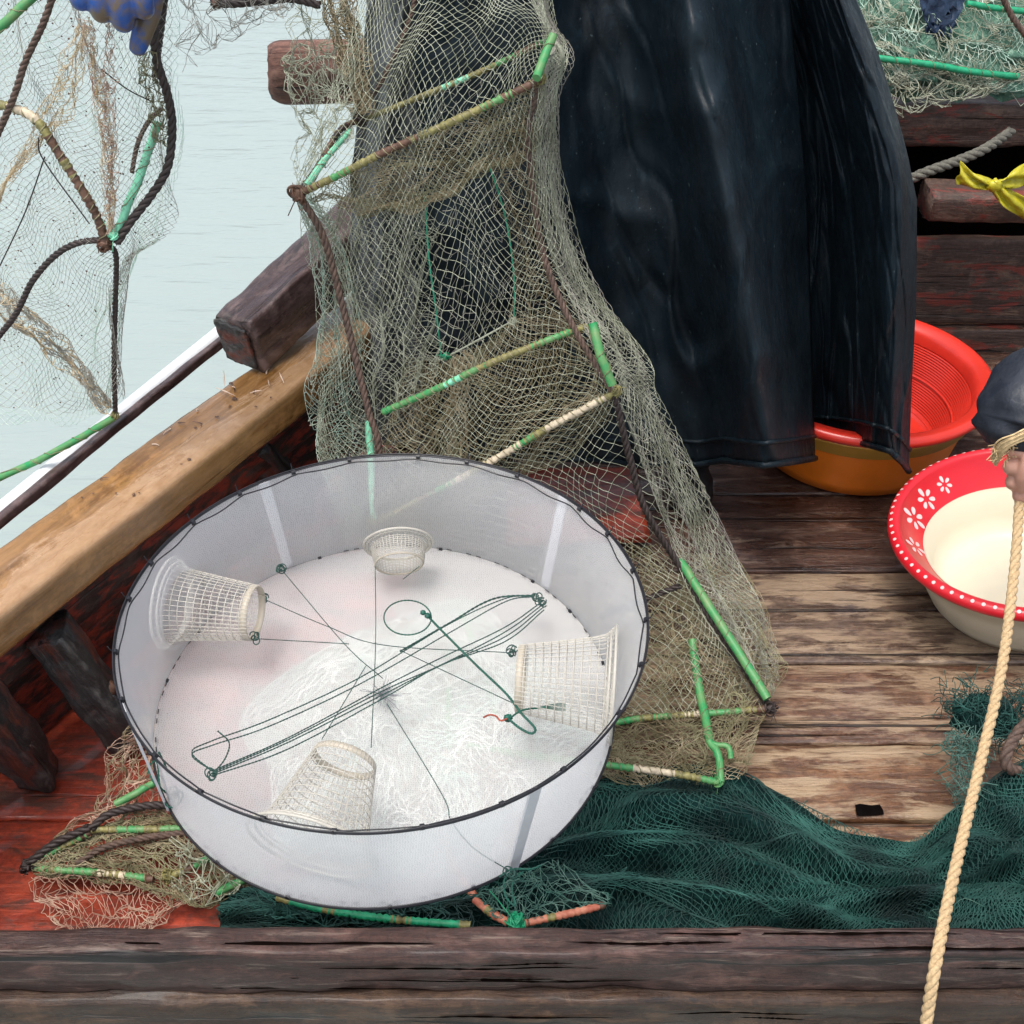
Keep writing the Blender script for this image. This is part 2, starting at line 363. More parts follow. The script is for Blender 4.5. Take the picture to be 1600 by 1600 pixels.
M['thr_white'] = thread('clean_white_twine', (.6, .64, .56), (.82, .84, .78))
M['thr_grey'] = thread('grey_brown_twine', (.2, .19, .16), (.42, .4, .34))
M['thr_rose'] = thread('rosy_tan_twine', (.36, .2, .14), (.55, .4, .3))
M['black_rope'] = plain('tarred_rope', (.028, .018, .016), .6, .5, 120, .3)
M['brown_rope'] = plain('brown_rope', (.09, .055, .04), .7, .5, 120, .4)
M['green'] = plain('green_plastic', (.010, .42, .12), .5, .4, 55, .4, col2=(.14, .24, .09))
M['mint'] = plain('pale_mint_plastic', (.22, .62, .4), .4, .25, 60, .1)
M['tape'] = plain('dirty_cream_tape', (.5, .42, .3), .6, .35, 80, .3)
M['olive'] = plain('slimy_olive_binding', (.19, .17, .06), .55, .5, 90, .5)
M['brown'] = plain('brown_binding', (.10, .05, .03), .6, .5, 90, .5)
M['redtape'] = plain('faded_red_binding', (.5, .12, .07), .6, .35, 70, .4, col2=(.55, .24, .15))
M['greentape'] = plain('teal_green_binding', (.01, .28, .13), .5, .35, 70, .3)
# trap
def mesh_fabric(name, a0, a1):
    t = NT(name); tc = t.new("ShaderNodeTexCoord"); mp = t.new("ShaderNodeMapping", i_0=tc.outputs['UV'], i_3=(300, 300, 300))
    vo = t.new("ShaderNodeTexVoronoi", feature='DISTANCE_TO_EDGE', i_Vector=mp.outputs[0], i_Scale=1.0, i_Randomness=.8, voronoi_dimensions='2D')
    fac = t.ramp(vo.outputs["Distance"], [(.08, a0), (.30, a1)])
    t.b.inputs["Base Color"].default_value = (.955, .955, .96, 1); t.b.inputs["Roughness"].default_value = .6
    tl = t.new("ShaderNodeBsdfTranslucent", i_Color=(.95, .95, .96, 1)); tp = t.new("ShaderNodeBsdfTransparent")
    m1 = t.new("ShaderNodeMixShader", i_0=.4, i_1=t.b.outputs[0], i_2=tl.outputs[0]); m2 = t.new("ShaderNodeMixShader", i_0=fac, i_1=tp.outputs[0], i_2=m1.outputs[0])
    t.l.new(m2.outputs[0], t.out.inputs[0]); return t.mat
M['fabric'] = mesh_fabric('white_fine_mesh', .66, .48); M['fabric_wall'] = mesh_fabric('white_sheer_mesh', .72, .48)
M['wire'] = plain('black_coated_wire', (.012, .012, .016), .35, .3, 60, .05)
M['cord'] = plain('dark_green_cord', (.006, .035, .028), .6, .5, 200, .2, col2=(.02, .09, .07))
M['greycord'] = plain('grey_cord', (.25, .25, .27), .7, .4, 300, .2)
M['greencord'] = plain('bottle_green_cord', (.004, .075, .05), .5, .4, 150, .2)
M['redcord'] = plain('brick_red_cord', (.3, .06, .03), .6, .4, 150, .2)
def milky(name, col, alpha):
    t = NT(name); n = t.noise(t.coords(), 30, 3, .6); c = t.mix(n, tuple(x * .94 for x in col), col); t.set(Base_Color=c, Roughness=.4, Alpha=alpha); return t.mat
M['basket'] = milky('milky_plastic', (.60, .57, .50), .62)
M['basket_rim'] = milky('beige_plastic_rim', (.54, .48, .38), .7)
M['strap'] = plain('pale_grey_plastic_bar', (.62, .62, .64), .45, .05, 30, .02)
# basins
M['red'] = plain('red_plastic', (.54, .028, .016), .3, .12, 12, .02, trans=.1)
M['redpink'] = plain('crimson_plastic', (.58, .012, .022), .32, .1, 12, .02, trans=.1)
M['cream'] = plain('cream_plastic', (.72, .68, .52), .35, .04, 10, .02, trans=.15)
M['print'] = plain('white_print', (.82, .50, .48), .4, .06, 50, .02)
M['orange'] = plain('orange_plastic', (.82, .20, .013), .3, .15, 9, .02, trans=.2)
M['amber'] = plain('amber_plastic', (.62, .34, .06), .3, .15, 9, .02, trans=.3)
M['yellow'] = plain('yellow_ribbon', (.44, .39, .015), .45, .2, 60, .2, trans=.2)
M['beige_rope'] = plain('beige_rope', (.46, .325, .175), .8, .3, 260, .6, detail=6)
M['twine'] = plain('frayed_twine', (.55, .40, .21), .8, .35, 200, .6)
def skin_m():
    t = NT('skin'); n = t.noise(t.coords(), 60, 5, .6); n2 = t.noise(t.coords(), 400, 3, .6)
    c = t.mix(n, (.48, .23, .16), (.62, .36, .27)); t.b.inputs["Subsurface Weight"].default_value = .25; t.b.inputs["Subsurface Radius"].default_value = (.012, .005, .003)
    return t.set(Base_Color=c, Roughness=.45, Normal=t.bump(n2, .2, .001))
M['skin'] = skin_m()
def cape_m(name, a, b, r0=.42, r1=.7, drops=False):
    t = NT(name); n = t.noise(t.coords((1, 1, .5)), 9, 6, .6, .5); f = t.noise(t.coords(), 260, 3, .6); k = t.noise(t.coords((1.5, 1.5, .8)), 38, 5, .65, .6)
    c = t.mix(t.ramp(n, [(.35, 0), (.68, 1)]), a, b); c = t.mix(t.ramp(k, [(.55, 0), (.66, .3)]), c, tuple(x * 1.7 for x in b))
    h = t.math('ADD', t.math('MULTIPLY', f, .4), t.math('MULTIPLY', k, .9))
    if drops:
        d = t.noise(t.coords((1, 1, .6)), 190, 2, .5); c = t.mix(t.ramp(d, [(.70, 0), (.76, .5)]), c, (.10, .14, .15))
        cr = t.noise(t.coords((1, 1, .7)), 14, 4, .55, .3); h = t.math('ADD', t.math('MULTIPLY', h, .6), t.math('MULTIPLY', cr, 2.6)); t.b.inputs["Specular IOR Level"].default_value = .22
    return t.set(Base_Color=c, Roughness=t.ramp(k, [(.4, r1), (.65, r0)]), Normal=t.bump(h, (.4 if drops else .35), .004))
M['cape'] = cape_m('wet_black_raincloth', (.003, .0065, .010), (.009, .018, .025), .38, .6, True)
M['sleeve'] = cape_m('dark_navy_sleeve', (.006, .009, .016), (.015, .020, .031))
M['lining'] = cape_m('slate_grey_raincloth', (.05, .058, .064), (.10, .112, .12))
M['boot'] = cape_m('black_rubber', (.004, .005, .006), (.007, .008, .010), .5, .7)
def glove_m():
    t = NT('blue_rubber_glove'); n = t.noise(t.coords(), 30, 5, .6, .5)
    c = t.mix(t.ramp(n, [(.42, 0), (.58, 1)]), (.008, .06, .26), (.12, .085, .055)); return t.set(Base_Color=c, Roughness=.4, Normal=t.bump(n, .3, .003))
M['glove'] = glove_m()
M['pipe'] = plain('wet_white_pipe', (.74, .76, .77), .2, .06, 50, .3)
M['navycloth'] = cape_m('dark_blue_cloth', (.01, .025, .06), (.02, .05, .1))
M['leafbit'] = plain('brown_leaf_bits', (.10, .05, .03), .5, .5, 90, .3)
M['splinter'] = plain('pale_splinters', (.62, .47, .36), .6, .2, 90, .3)
def dark_net_m():
    t = NT('dark_green_fine_net'); v = t.coords((60, 130, 90)); n = t.noise(v, 1, 4, .6, .5); b = t.noise(t.coords(), 9, 4, .6)
    c = t.ramp(n, [(.35, (.002, .010, .010)), (.55, (.005, .028, .025)), (.72, (.015, .065, .056))]); c = t.mix(t.ramp(b, [(.3, .5), (.6, 0)]), c, (.004, .02, .02)); t.b.inputs['Specular IOR Level'].default_value = .1
    return t.set(Base_Color=c, Roughness=.85, Normal=t.bump(n, .8, .006))
M['dnet'] = dark_net_m()
def pile_m(name, a, b, c_):
    t = NT(name); n = t.noise(t.coords((1, 1, 1)), 70, 7, .7, 1.2); k = t.noise(t.coords(), 12, 4, .6)
    c = t.ramp(n, [(.35, a), (.52, b), (.68, c_)]); c = t.mix(t.ramp(k, [(.4, .5), (.6, 0)]), c, a)
    return t.set(Base_Color=c, Roughness=.75, Normal=t.bump(n, .9, .008))
M['pile'] = pile_m('matted_pale_netting', (.22, .26, .2), (.55, .6, .5), (.8, .83, .74))
M['pile_mint'] = pile_m('matted_mint_netting', (.03, .10, .07), (.12, .26, .18), (.32, .46, .36))
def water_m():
    t = NT('sky_bright_water'); g = t.new("ShaderNodeNewGeometry"); 
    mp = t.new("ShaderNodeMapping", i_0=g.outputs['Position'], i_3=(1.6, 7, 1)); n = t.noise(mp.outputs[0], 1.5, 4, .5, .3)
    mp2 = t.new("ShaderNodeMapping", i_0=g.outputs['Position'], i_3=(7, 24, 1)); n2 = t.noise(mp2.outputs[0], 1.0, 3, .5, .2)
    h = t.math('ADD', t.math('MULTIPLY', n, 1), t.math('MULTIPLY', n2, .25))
    return t.set(Base_Color=(.30, .358, .338), Roughness=.2, Normal=t.bump(h, .3, .08))  # pale base colour stands in for the bright sky's reflection
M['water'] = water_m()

# ------------------------------------------------------------------ setting: water, hull, deck
def sheet(name, x0, x1, y0, y1, z, mat):
    me = raw_mesh(name, [(x0, y0, z), (x1, y0, z), (x1, y1, z), (x0, y1, z)], [0, 1, 2, 3], [4], mat, smooth=False)
    o = link(name, me); o["kind"] = "structure"; return o
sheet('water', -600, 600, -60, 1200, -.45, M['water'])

boat = empty('wooden_boat', (0.4, 1.8, 0), 'old wooden fishing boat with a worn plank deck, filling most of the picture', 'boat')
# deck planks, seams taken from the photograph
def ydeck(py): return atZ(800, py, 0).y
seams = [ydeck(p) for p in (1640, 1520, 1404, 1281, 1162, 1036, 893, 772, 668, 585, 520, 470)]
for i in range(len(seams) - 1):
    a, b = seams[i], seams[i + 1]; y = (a + b) / 2; w = b - a - .005
    xl = -0.12 - .02 * i
    timber('deck_plank', (xl, y, -.02), (2.6, y, -.02), w, .04, M[('deck_brown', 'deck_brown', 'deck_peel', 'deck_peel', 'deck_brown', 'deck_grey', 'deck_dark')[min(i, 6)]], boat, seed=i + 1, rough=.0032, bev=.006, nx=60)
    if i in (0, 3):
        o = timber('deck_plank', (-1.15, (seams[i] + seams[i + 3]) / 2, -.019), (xl - .006, (seams[i] + seams[i + 3]) / 2, -.019), seams[i + 3] - seams[i] - .004, .04, M['deck_red'], boat, seed=i + 31, rough=.003, bev=.006, nx=30)
        o['label'] = 'red painted deck plank'
hb = MB(); hb.add([(-1.3, .85, -.06), (2.8, .85, -.06), (2.8, 3.0, -.06), (-.4, 3.0, -.06)], [(0, 1, 2, 3)]); hb.build('bilge_floor', M['hull'], boat, smooth=False)
# notch in the deck
c = atZ(1357, 1267, .0012); nb = MB()
w_, h_ = .021, .011
nr_ = random.Random(4); pts_ = [(-1, -1), (-.4, -1), (.3, -1), (1, -.9), (1.05, 0), (.95, 1), (.3, .9), (-.5, 1), (-1, .85), (-1.05, 0)]
nb.add([(c.x + w_ * a + nr_.uniform(-.0016, .0016), c.y + h_ * b + nr_.uniform(-.0012, .0012), .0042) for a, b in pts_], [tuple(range(10))])
nb.build('deck_notch', plain('black_hole', (.004, .003, .003), .95, spec=0), boat, smooth=False)
# near gunwale: heavy timber above a hull plank
timber('gunwale_beam', (-1.5, .904, .160), (2.2, .904, .160), .042, .084, M['beam'], boat, seed=3, rough=.007, bev=.007, nx=200, nc=7)
timber('hull_plank', (-1.5, .892, .071), (2.2, .894, .071), .050, .092, M['beam_low'], boat, seed=5, rough=.007, bev=.008, nx=200, nc=7)
timber('hull_plank', (-1.5, .885, -.04), (2.2, .885, -.04), .05, .12, M['beam_low'], boat, seed=6, rough=.006, bev=.012, nx=120)
timber('hull_plank', (-1.5, .89, -.23), (2.2, .89, -.23), .05, .24, M['beam_low'], boat, seed=7, rough=.006, bev=.012, nx=80)
def cracks(z_or_y, face, n, seed, y, z):
    rq = random.Random(seed); mb = MB()
    for k in range(n):
        x0 = rq.uniform(-.75, .75); L = rq.uniform(.08, .5); a = rq.uniform(-1, 1); m_ = 26; V = []
        for i in range(m_ + 1):
            t = i / m_; x = x0 + L * t; w_ = rq.uniform(.0008, .0026) * math.sin(math.pi * min(.999, max(.001, t))) ** .6 + .0002; o_ = a + .18 * noise.noise(Vector((x * 9, k, seed)))
            for sg in (-1, 1):
                V.append((x, y, z + o_ * .03 + sg * w_) if face == 'front' else (x, y + o_ * .014 + sg * w_, z))
        mb.add(V, [(2 * i, 2 * i + 1, 2 * i + 3, 2 * i + 2) for i in range(m_)])
    mb.build('crack', [M['void']], boat, smooth=False, stuff=True)
M['void'] = plain('split_and_shadow_black', (.004, .0025, .002), .95, spec=0)  # near-black for splits, and for shadow painted on the far hull planks
cracks(0, 'front', 7, 4, .8805, .158); cracks(0, 'top', 5, 5, .904, .2045); cracks(0, 'front', 5, 6, .8645, .07)
# left gunwale
zt = .43
A0, A1 = atZ(0, 845, zt), atZ(350, 545, zt); B0, B1 = atZ(0, 960, zt), atZ(480, 590, zt)
dirv = (B1 - B0).normalized(); perp = Vector((-dirv.y, dirv.x, 0)); wid = .115
g0 = B0 - dirv * .5 + perp * wid / 2; g1 = B1 + dirv * .95 + perp * wid / 2
timber('gunwale_beam', g0 + Vector((0, 0, -.035)), g1 + Vector((0, 0, -.035)), wid, .07, M['ochre'], boat, seed=11, rough=.004, bev=.010, nx=110, nc=6)
# inner side of the hull below it
def hull_wall(a, b, ztop, mat, lean, n=4, seed=0):
    d = (b - a).normalized(); pr = Vector((-d.y, d.x, 0)); hh = ztop / n
    for k in range(n):
        off = pr * (-lean * (1 - (k + .5) / n))
        timber('side_plank', a + off + Vector((0, 0, hh * (k + .5))), b + off + Vector((0, 0, hh * (k + .5))), .03, hh - .004, mat, boat, seed=seed + k, rough=.004, bev=.006, nx=50)
ga = B0 - dirv * .5 + perp * .06; gb = B1 + dirv * .95 + perp * .06; ga.z = gb.z = 0
hull_wall(ga, gb, .355, M['hull'], -.13, 3, 40)
# ribs
for (p, q, w) in (((70, 985, .30), (205, 1150, .04), .065), ((-40, 1090, .28), (60, 1210, .02), .06), ((395, 690, .30), (470, 800, .04), .06)):
    a, b = atZ(*p), atZ(*q); timber('rib', a, b, w, .06, M['rib'], boat, seed=int(p[0] + 60), rough=.013, bev=.006, nx=36, up=(0, -1, .6))
bb = MB(); bc = atZ(168, 1076, .17); lump(bb, bc, .016, 3, 0, (1, .7, 1), .1); bb.build('bolt', M['brown'], boat)
# far gunwale, back wall
timber('gunwale_beam', atY(900, 182, 2.92) + Vector((-.1, 0, 0)), atY(2300, 182, 2.92), .14, .10, M['back'], boat, seed=21, rough=.007, bev=.014, nx=90)
for k, (z0, z1, yy) in enumerate(((-.03, .065, 2.72), (.067, .30, 2.735))):
    timber('side_plank', (-.2, yy, (z0 + z1) / 2), (2.6, yy, (z0 + z1) / 2), .035, z1 - z0 - .005, M['back'], boat, seed=60 + k, rough=.005, bev=.006, nx=70)
timber('shelf_timber', atY(1445, 312, 2.66), atY(2100, 322, 2.66), .10, .07, M['back'], boat, seed=71, rough=.008, bev=.02, nx=50)
timber('side_plank', (-.2, 3.0, .36), (2.9, 3.0, .36), .03, .24, M['void'], boat, seed=73, nx=20)  # near-black here and on the next plank paints deep shadow under the gunwale
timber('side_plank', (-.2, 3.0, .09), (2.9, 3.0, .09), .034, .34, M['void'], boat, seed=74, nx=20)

# block of timber lying on the left gunwale
e0 = atZ(374, 530, .49); e1 = e0 + (dirv * .62 + Vector((.055, 0, 0)))
blk = timber('timber_block', e0 + Vector((0, 0, -.004)), e1 + Vector((0, 0, .13)), 
    .085, .105, M['block'], None, seed=15, rough=.009, bev=.007, nx=50)
eg = MB(); dx_ = (e1 + Vector((0, 0, .13)) - e0).normalized(); yy_ = Vector((0, 0, 1)).cross(dx_).normalized(); zz_ = dx_.cross(yy_); c_ = e0 + Vector((0, 0, -.004)) - dx_ * .0065
G = [[tuple(c_ + yy_ * a + zz_ * b - dx_ * (.003 * noise.noise(Vector((a * 90, b * 90, 1))))) for a in np.linspace(-.036, .036, 9)] for b in np.linspace(-.044, .044, 9)]
cloth(eg, G, 24, 24, 2, .0006); eo = eg.build('end_grain', [M['rib']], None); eo.parent = blk; eo.matrix_parent_inverse = blk.matrix_world.inverted(); eo.modifiers.new('t', 'SOLIDIFY').thickness = .006
tag(blk, 'wet purplish brown timber block with a blackened end, lying on the ochre gunwale', 'timber block')
# white pipe and brown batten outside the gunwale
pm = MB(); q0, q1 = atZ(-80, 868, .40), atZ(372, 500, .40); off = Vector((-.02, 0, 0))
P = smooth_path([q0 + (q0 - q1) * .3, q0, q1, q1 + (q1 - q0) * .8]); tube(pm, P, .017, 14)
o = pm.build('white_pipe', M['pipe']); tag(o, 'wet white pipe running along the outside of the left gunwale', 'pipe')
bm_ = timber('brown_batten', atZ(-60, 862, .415) + Vector((0, 0, 0)), atZ(352, 528, .415), .016, .02, M['block'], None, seed=17, rough=.003, bev=.004, nx=40)
tag(bm_, 'thin brown batten between the white pipe and the ochre gunwale', 'batten')

# round log over the water
lg = MB(); c0 = atY(425, 110, 2.25); c1 = atY(760, 118, 2.25)
lo = empty('log', c0, 'round timber end poking out over the water behind the hanging net', 'log')
V = []; n = 28; nx = 40; ax = (c1 - c0); L = ax.length
for i in range(nx + 1):
    for k in range(n):
        a = 2 * math.pi * k / n; s = i / nx; rr = .053 * (1 + .05 * math.sin(3 * a + 1) + .13 * abs(noise.noise(Vector((math.cos(a) * 7, math.sin(a) * 7, s * 1.2)))))
        if i < 3: rr *= (.86, .95, .99)[i]
        V.append((s * L + (.012 * noise.noise(Vector((math.cos(a) * 4, math.sin(a) * 4, 3))) if i < 3 else 0), rr * math.cos(a), rr * math.sin(a)))
Q = [(i * n + k, i * n + (k + 1) % n, (i + 1) * n + (k + 1) % n, (i + 1) * n + k) for i in range(nx) for k in range(n)]
me = raw_mesh('timber', V, [a for q in Q for a in q] + list(range(n))[::-1], [4] * len(Q) + [n], M['log'])
link('timber', me, lo, Matrix.Translation(c0))

# bits on the gunwale
rn = random.Random(5); db = MB()
for k in range(44):
    s = rn.uniform(.25, 1.25); o_ = rn.uniform(.01, .105); p = B0 + dirv * s + perp * o_; p.z = zt + .003
    if k % 3: lump(db, p, rn.uniform(.0010, .003), k, 0, (rn.uniform(.6, 2), rn.uniform(.6, 1.6), .35), .8, 7, 4); continue
    a = rn.uniform(0, 6.3); L = rn.uniform(.003, .011); d = Vector((math.cos(a), math.sin(a), rn.uniform(-.02, .12))) * L
    tube(db, smooth_path([p - d, p + Vector((rn.uniform(-.002, .002), rn.uniform(-.002, .002), .001)), p + d], 3), np.linspace(.0014, .0005, 7), 4, 1 if rn.random() < .25 else 0)
for (x, y) in ((350, 590), (365, 605), (420, 598), (400, 612), (440, 590), (352, 612)):
    p = atZ(x, y, zt + .008); d = Vector((rn.uniform(-.02, .03), rn.uniform(-.02, .02), .004)); tube(db, [p - d, p + Vector((0, 0, .001)), p + d], [.0006, .0014, .0004], 4, 1)
o = db.build('debris', [M['leafbit'], M['splinter']]); tag(o, 'leaf bits and splinters scattered on the wet ochre gunwale', 'debris', kind='stuff')

# ------------------------------------------------------------------ people
def skinned(name, mb, mat, parent, vox=.004, sm=6):
    o = mb.build(name, [mat], parent); r = o.modifiers.new("m", 'REMESH'); r.mode = 'VOXEL'; r.voxel_size = vox; r.use_smooth_shade = True
    s = o.modifiers.new("s", 'SMOOTH'); s.iterations = sm; s.factor = .5; return o
man = empty('person', (.22, 2.12, 0), 'person in a long wet black rain cape standing behind the hanging net', 'person')
def cape_panel(name, top, bot, ridges, Y0, Y1, mat, seed, nu=150, nv=90, hem=None, wr=.004):
    """top/bot: (left px, right px); ridges: (u at top, u at hem, amplitude, width)"""
    mb = MB(); V = []
    for j in range(nv + 1):
        t = j / nv
        for i in range(nu + 1):
            u = i / nu
            xl, xr = top(t); px = xl + (xr - xl) * u; pyh = hem(px) if hem else bot
            py = -330 + (pyh + 330) * t
            yy = Y0 + (Y1 - Y0) * t
            for (ua, ub, amp, w) in ridges:
                c_ = ua + (ub - ua) * t; yy -= amp * (.25 + .75 * min(1, t * 1.6)) * math.exp(-((u - c_) / w) ** 2)
            yy += wr * noise.noise(Vector((u * 5 + seed, t * 6, seed))) + wr * .5 * noise.noise(Vector((u * 14 + seed, t * 9, seed + 5)))
            yy += .011 * noise.noise(Vector((u * 9 + t * 5, t * 7 - u * 3, seed + 9))) * t + .007 * noise.noise(Vector((u * 16 - t * 7, t * 15 + u * 4, seed + 12)))
            cr_ = noise.noise(Vector((u * 5 + t * 2.5 + seed, t * 3.2 - u * 2, seed + 20))); yy -= .016 * max(0, 1 - abs(cr_) * 5) ** 2 * (.3 + t)
            cr_ = noise.noise(Vector((u * 9 - t * 4 + seed, t * 5 + u * 2, seed + 30))); yy += .010 * max(0, 1 - abs(cr_) * 6) ** 2
            yy += .0022 * noise.noise(Vector((u * 40, t * 30, seed)))
            V.append(tuple(atY(px, py, yy)))
    Q = [(j * (nu + 1) + i, j * (nu + 1) + i + 1, (j + 1) * (nu + 1) + i + 1, (j + 1) * (nu + 1) + i) for j in range(nv) for i in range(nu)]
    mb.add(V, Q); tube(mb, np.array(V[nv * (nu + 1):][::2]), .0035, 6); tube(mb, np.array(V[(nv - 3) * (nu + 1):(nv - 2) * (nu + 1)][::2]) + np.array([0, -.0015, 0]), .0016, 5); o = mb.build(name, [mat], man); s = o.modifiers.new("t", 'SOLIDIFY'); s.thickness = .003; s.offset = 1; return o
def interp(tab): 
    a = np.array(tab, float); return lambda x: float(np.interp(x, a[:, 0], a[:, 1]))
py_t = lambda py: (py + 330) / (720 + 330.)
rightA = interp([(py_t(-330), 1190), (py_t(0), 1235), (py_t(300), 1262), (py_t(500), 1268), (1, 1274)])
leftA = interp([(0, 640), (py_t(0), 640), (py_t(250), 655), (py_t(400), 645), (1, 680)])
cape_panel('cape', lambda t: (leftA(t), rightA(t)), 722,
    [(.66, .885, .25, .10), (.28, .36, .10, .12), (1.08, 1.08, -.12, .12)], 2.10, 2.00, M['cape'], 1,
    hem=interp([(690, 700), (860, 715), (960, 722), (1000, 728), (1045, 721), (1090, 725), (1130, 719), (1190, 727), (1235, 722), (1274, 716)]))
rightB = interp([(0, 1270), (py_t(0), 1335), (py_t(90), 1372), (py_t(165), 1396), (py_t(240), 1420), (py_t(300), 1433), (py_t(450), 1432), (py_t(600), 1424), (1, 1420)])
leftB = interp([(0, 1120), (py_t(0), 1180), (py_t(300), 1215), (1, 1235)])
cape_panel('cape_side', lambda t: (leftB(t), rightB(t)), 700, [(.80, .84, .17, .20), (.30, .28, -.12, .2)], 2.14, 2.06, M['cape'], 2,
    hem=interp([(1235, 684), (1300, 686), (1345, 692), (1390, 704), (1410, 722), (1424, 742)]))
# slate lining seen through the net at the left
leftC = interp([(0, 590), (.4, 570), (.6, 548), (1, 556)]); rightC = interp([(0, 780), (.4, 720), (.55, 690), (1, 700)])
o = cape_panel('cape_lining', lambda t: (leftC(t), rightC(t)), 690, [(.3, .3, .06, .15), (.7, .65, .05, .12)], 2.15, 2.08, M['lining'], 4, 90, 60)
o['label'] = 'slate grey inner side of the cape'
# trousers and boots
lb = MB()
for (x, y) in ((-.04, 2.18), (.37, 2.15)):
    tube(lb, smooth_path([(x - .02, y + .02, .95), (x - .01, y + .02, .5), (x, y, .28), (x, y, .06)]), np.interp(np.linspace(0, 1, 37), [0, .6, 1], [.085, .065, .058]), 14)
lump(lb, (.17, 2.18, .95), .15, 2, 0, (1.1, .7, .8), .1)
skinned('trousers', lb, M['boot'], man, .012, 4)
for (x, y) in ((-.04, 2.15), (.375, 2.12)):
    b = MB(); lump(b, (x, y - .02, .04), .06, 4, 0, (.85, 1.9, .65), .08); lump(b, (x, y + .04, .10), .06, 5, 0, (.9, 1, 1.3), .05); skinned('boot', b, M['boot'], man, .008, 4)

# hand on the rope at the right edge
crew = empty('person', atY(1640, 640, 1.58), 'person in a dark navy sleeve, bare fist gripping the beige rope', 'person')
s_ = MB(); Ys = 1.60
sp = smooth_path([atY(1760, 470, 1.74), atY(1690, 560, 1.66), atY(1616, 622, 1.60), atY(1592, 668, 1.575), atY(1584, 704, 1.56)], 14)
rad = np.interp(np.linspace(0, 1, len(sp)), [0, .4, .62, .8, .93, 1], [.075, .074, .070, .062, .045, .03])
T, X_, Y_ = frames(sp); V = []; n = 40
for i in range(len(sp)):
    for k in range(n):
        a = 2 * math.pi * k / n; d = X_[i] * math.cos(a) + Y_[i] * math.sin(a); p = sp[i]
        q = 1 + .14 * noise.noise(Vector((d[0] * 1.6, d[1] * 1.6, i * .16))) + .07 * noise.noise(Vector((d[0] * 4, d[2] * 4, i * .35)))
        V.append(tuple(p + d * rad[i] * q))
s_.add(V, [(i * n + k, i * n + (k + 1) % n, (i + 1) * n + (k + 1) % n, (i + 1) * n + k) for i in range(len(sp) - 1) for k in range(n)])
s_.add([V[(len(sp) - 1) * n + k] for k in range(n)] + [tuple(sp[-1])], [(k, (k + 1) % n, n) for k in range(n)])
s_.build('sleeve', [M['sleeve']], crew)
f_ = MB()
hc = atY(1618, 728, 1.565)
tube(f_, smooth_path([atY(1625, 660, 1.585), atY(1622, 700, 1.57), atY(1625, 745, 1.565)]), .03, 12)
lump(f_, hc, .036, 7, 0, (1.1, .7, 1.1), .05)
for k, (py, x0, rr) in enumerate(((703, 1582, .0125), (727, 1578, .0135), (751, 1581, .0130), (772, 1590, .0115))):
    knuck = [atY(1640, py - 4, 1.60), atY(1606, py - 3, 1.545), atY(x0 + 4, py + 1, 1.535), atY(x0 + 6, py + 5, 1.555), atY(x0 + 22, py + 8, 1.575)]
    P = smooth_path(knuck, 8); tube(f_, P, np.interp(np.linspace(0, 1, len(P)), [0, .45, .75, 1], [rr * 1.1, rr * 1.02, rr * .95, rr * .72]), 12)
P = smooth_path([atY(1632, 712, 1.56), atY(1612, 716, 1.525), atY(1600, 742, 1.52), atY(1597, 764, 1.53)], 8); tube(f_, P, np.linspace(.0155, .011, len(P)), 12)
skinned('hand', f_, M['skin'], crew, .0022, 7)
tw = MB(); rn = random.Random(2)
for k in range(16):
    o_ = rn.uniform(-10, 10); P = smooth_path([atY(1552 + o_ * .4, 722 + o_ * .5, 1.535), atY(1562 + o_ * .5, 700 + o_, 1.515), atY(1584, 686 + o_ * .8, 1.505), atY(1612, 676 + o_, 1.52), atY(1640, 682 + o_, 1.56)], 8)
    tube(tw, P, rn.uniform(.0012, .0026), 6)
for k in range(34):
    p = atY(1556 + rn.uniform(-4, 30), 715 + rn.uniform(-25, 6), 1.515); d = Vector((rn.uniform(-.012, .006), -.004, rn.uniform(-.012, .008))); tube(tw, [p, p + d * .6, p + d], .0007, 4)
o = tw.build('wrist_twine', [M['twine']]); tag(o, 'frayed straw twine wound round the navy sleeve cuff', 'twine')

# gloved hand holding the far left net
gl = empty('person', atY(190, -60, 1.6), 'person in a blue rubber glove gripping the net over the water', 'person')
g = MB()
for (x, L, rr, lean) in ((126, 8, .0135, -8), (157, 26, .0145, 0), (190, 40, .0148, 4), (222, 22, .0135, 10)):
    P = smooth_path([atY(x - lean - 6, -120, 1.64), atY(x - lean, -55, 1.575), atY(x, -8, 1.55), atY(x + 2, L - 8, 1.555), atY(x + 8, L - 16, 1.59)], 8)
    tube(g, P, np.interp(np.linspace(0, 1, len(P)), [0, .6, .85, 1], [rr * 1.1, rr, rr * .92, rr * .6]), 12)
P = smooth_path([atY(235, -90, 1.6), atY(236, 0, 1.60), atY(224, 46, 1.59), atY(216, 72, 1.585), atY(212, 86, 1.583)], 8); tube(g, P, np.interp(np.linspace(0, 1, len(P)), [0, .6, .9, 1], [.017, .013, .010, .004]), 12)
lump(g, atY(185, -120, 1.65), .075, 3, 0, (1.1, .5, .9), .05)
tube(g, smooth_path([atY(180, -140, 1.66), atY(160, -420, 1.8), atY(140, -700, 1.95)]), .05, 14)
skinned('glove', g, M['glove'], gl, .0025, 3)

